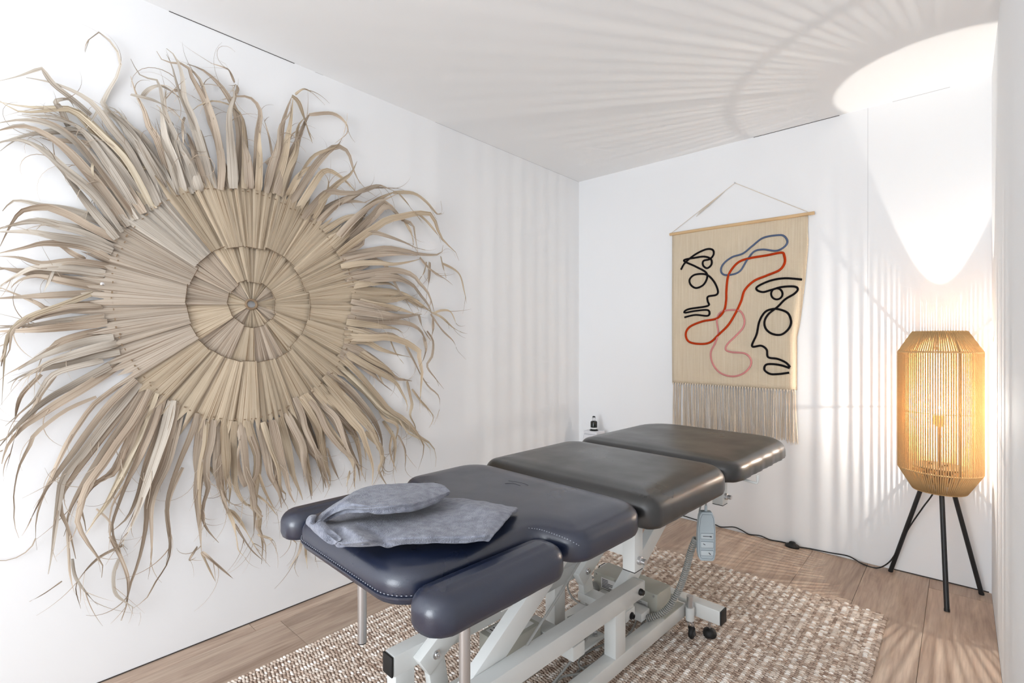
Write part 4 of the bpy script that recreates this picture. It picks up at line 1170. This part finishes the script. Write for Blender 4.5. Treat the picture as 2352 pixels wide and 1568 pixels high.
MB().lathe([(0.0002, -.0046), (.0023, -.0040), (.0040, -.0023), (.0046, 0), (.0040, .0023), (.0023, .0040), (.0002, .0046)], 12, (0, 0, .862)).build('filament', M['bulb'], blb, smooth=True)
# shade: wire rings and ropes
shade = MB().tube([(RT*math.cos(t), RT*math.sin(t), ZT) for t in [2*PI*k/48 for k in range(48)]], .0035, 8, closed=True).build('shade_ring', M['jute'], lamp, smooth=True)
for r_, z, th, mt in ((RB, ZB1, .0032, 'jute'), (RB, ZB2, .0032, 'jute'), (RT, ZB, .0035, 'jute'), (RB-.004, .846, .0018, 'blackmetal'), (RB-.004, ZB1, .002, 'blackmetal'), (RB-.004, ZB2, .002, 'blackmetal')):
    MB().tube([(r_*math.cos(t), r_*math.sin(t), z) for t in [2*PI*k/48 for k in range(48)]], th, 7, closed=True).build('shade_ring', M[mt], shade, smooth=True)
for k in range(4):
    t = 2*PI*k/4+.5; c, s = math.cos(t), math.sin(t)
    MB().tube([(RT*.97*c, RT*.97*s, ZT), ((RB-.004)*c, (RB-.004)*s, ZB1), ((RB-.004)*c, (RB-.004)*s, ZB2), (RT*.97*c, RT*.97*s, ZB)], .0022, 6).build('shade_wire', M['blackmetal'], shade)
for k in range(3):
    t = 2*PI*k/3+.2; c, s = math.cos(t), math.sin(t)
    MB().tube([(.03*c, .03*s, .59), (RT*.97*c, RT*.97*s, ZB)], .0022, 6).build('shade_wire', M['blackmetal'], shade)
NROPE = 108
rp = MB(); pts = [(RT, 0, ZT), ((RT+RB)/2, 0, (ZT+ZB1)/2), (RB, 0, ZB1), (RB, 0, .98), (RB, 0, .85), (RB, 0, .70), (RB, 0, ZB2), ((RT+RB)/2, 0, (ZB2+ZB)/2), (RT, 0, ZB)]
rp.tube(pts, .0032, 8); rme = pydata('rope', rp.v, rp.f); rme.polygons.foreach_set('use_smooth', [True]*len(rme.polygons)); rme.materials.append(M['jute'])
for k in range(NROPE):
    o = link('rope', rme, M['jute'], shade); o.rotation_euler = (0, 0, 2*PI*(k+rnd.uniform(-.05, .05))/NROPE)
# power cord with foot switch
lv0 = Vector((LX, LY, 0))
def fl(px, py, z=.0045):
    p = atz(px, py, z)
    if p.y > ROOM_D-.006: p = aty(px, py, ROOM_D-.006)
    return p-lv0
lf = Vector((feet[0][0]-LX, feet[0][1]-LY, 0)); up = Vector((lf.x*.16, lf.y*.16, .6))
cpts = [Vector((-.005, -.01, .55)), Vector((-.02, -.03, .47)), lf.lerp(up, .62)+Vector((.03, -.02, 0)), lf.lerp(up, .42)+Vector((.008, -.012, 0)), lf.lerp(up, .2)+Vector((-.004, -.012, 0)), lf.lerp(up, .08)+Vector((-.02, -.012, 0)), fl(2014, 1304), fl(1982, 1295), fl(1949, 1277), fl(1909, 1269.5), fl(1862, 1260), fl(1833, 1255), fl(1800, 1245), fl(1768, 1239), fl(1746, 1230), fl(1721, 1227), fl(1703, 1217), fl(1685, 1210), fl(1656, 1210), fl(1641, 1204), fl(1598, 1193), fl(1572, 1185), fl(1551, 1181), fl(1500, 1170), fl(1430, 1152)]
for p in cpts:
    if p.z+lv0.z < .0045: p.z = .0045
cd = MB().tube(spline(cpts, 150), .0032, 7).build('power_cord', M['rubber'], lamp, smooth=True)
sw = MB().lathe([(0, 0), (.030, 0), (.033, .006), (.030, .014), (.016, .021), (.014, .028), (.010, .031), (0, .031)], 24)
sv = [(x*1.15, y*.8, z) for x, y, z in sw.v]; so = link('foot_switch', pydata('foot_switch', sv, sw.f), M['rubber'], cd, smooth=True)
sp_ = atz(1820, 1256, 0.001); so.location = Vector((sp_.x, min(sp_.y, ROOM_D-.035), .001))-lv0
# ------------------------------------------------------------------ white pedestal and bottle in the far corner
PX, PY = 0.215, 3.085
pz = .525
ped = thing('white_pedestal', (PX, PY, 0), 'glossy white tapered pedestal in the corner behind the table', 'pedestal')
def taper(prof, n=4, rot=PI/4):
    mb = MB(); vs = []; fs = []
    for r, z in prof:
        for k in range(n):
            a = rot+2*PI*k/n; vs.append((r*math.cos(a), r*math.sin(a), z))
    for i in range(len(prof)-1):
        for k in range(n): l = (k+1) % n; fs.append((i*n+k, i*n+l, (i+1)*n+l, (i+1)*n+k))
    fs.append(tuple(range(n-1, -1, -1))); fs.append(tuple((len(prof)-1)*n+k for k in range(n)))
    return mb.add(vs, fs)
taper([(.125, 0), (.122, .02), (.080, pz-.02)]).build('pedestal_body', M['gloss'], ped, bevel=.015, seg=3)
taper([(.082, pz-.021), (.080, pz)]).build('pedestal_top', M['gloss'], ped, bevel=.006)
bot = thing('small_bottle', (PX, PY, pz), 'small dark bottle with clear cap and white label band on the white pedestal', 'bottle')
MB().lathe([(0, 0), (.0225, 0), (.024, .004), (.024, .062), (.021, .067), (.010, .070), (0, .070)], 24).build('bottle_glass', M['bottle'], bot, smooth=True)
MB().lathe([(.0242, .012), (.0245, .012), (.0245, .023), (.0242, .023)], 24).build('label_band', M['paper'], bot, smooth=True)
MB().lathe([(0, .070), (.0125, .070), (.0125, .092), (.011, .095), (0, .095)], 20).build('clear_cap', M['clear'], bot, smooth=True)
MB().lathe([(0, .095), (.011, .095), (.011, .100), (.007, .104), (0, .104)], 20).build('cap_top', M['bottle'], bot, smooth=True)
MB().lathe([(0, .0005), (.031, .0005), (.031, .003), (0, .003)], 24).build('coaster', M['rubber'], bot, smooth=True)
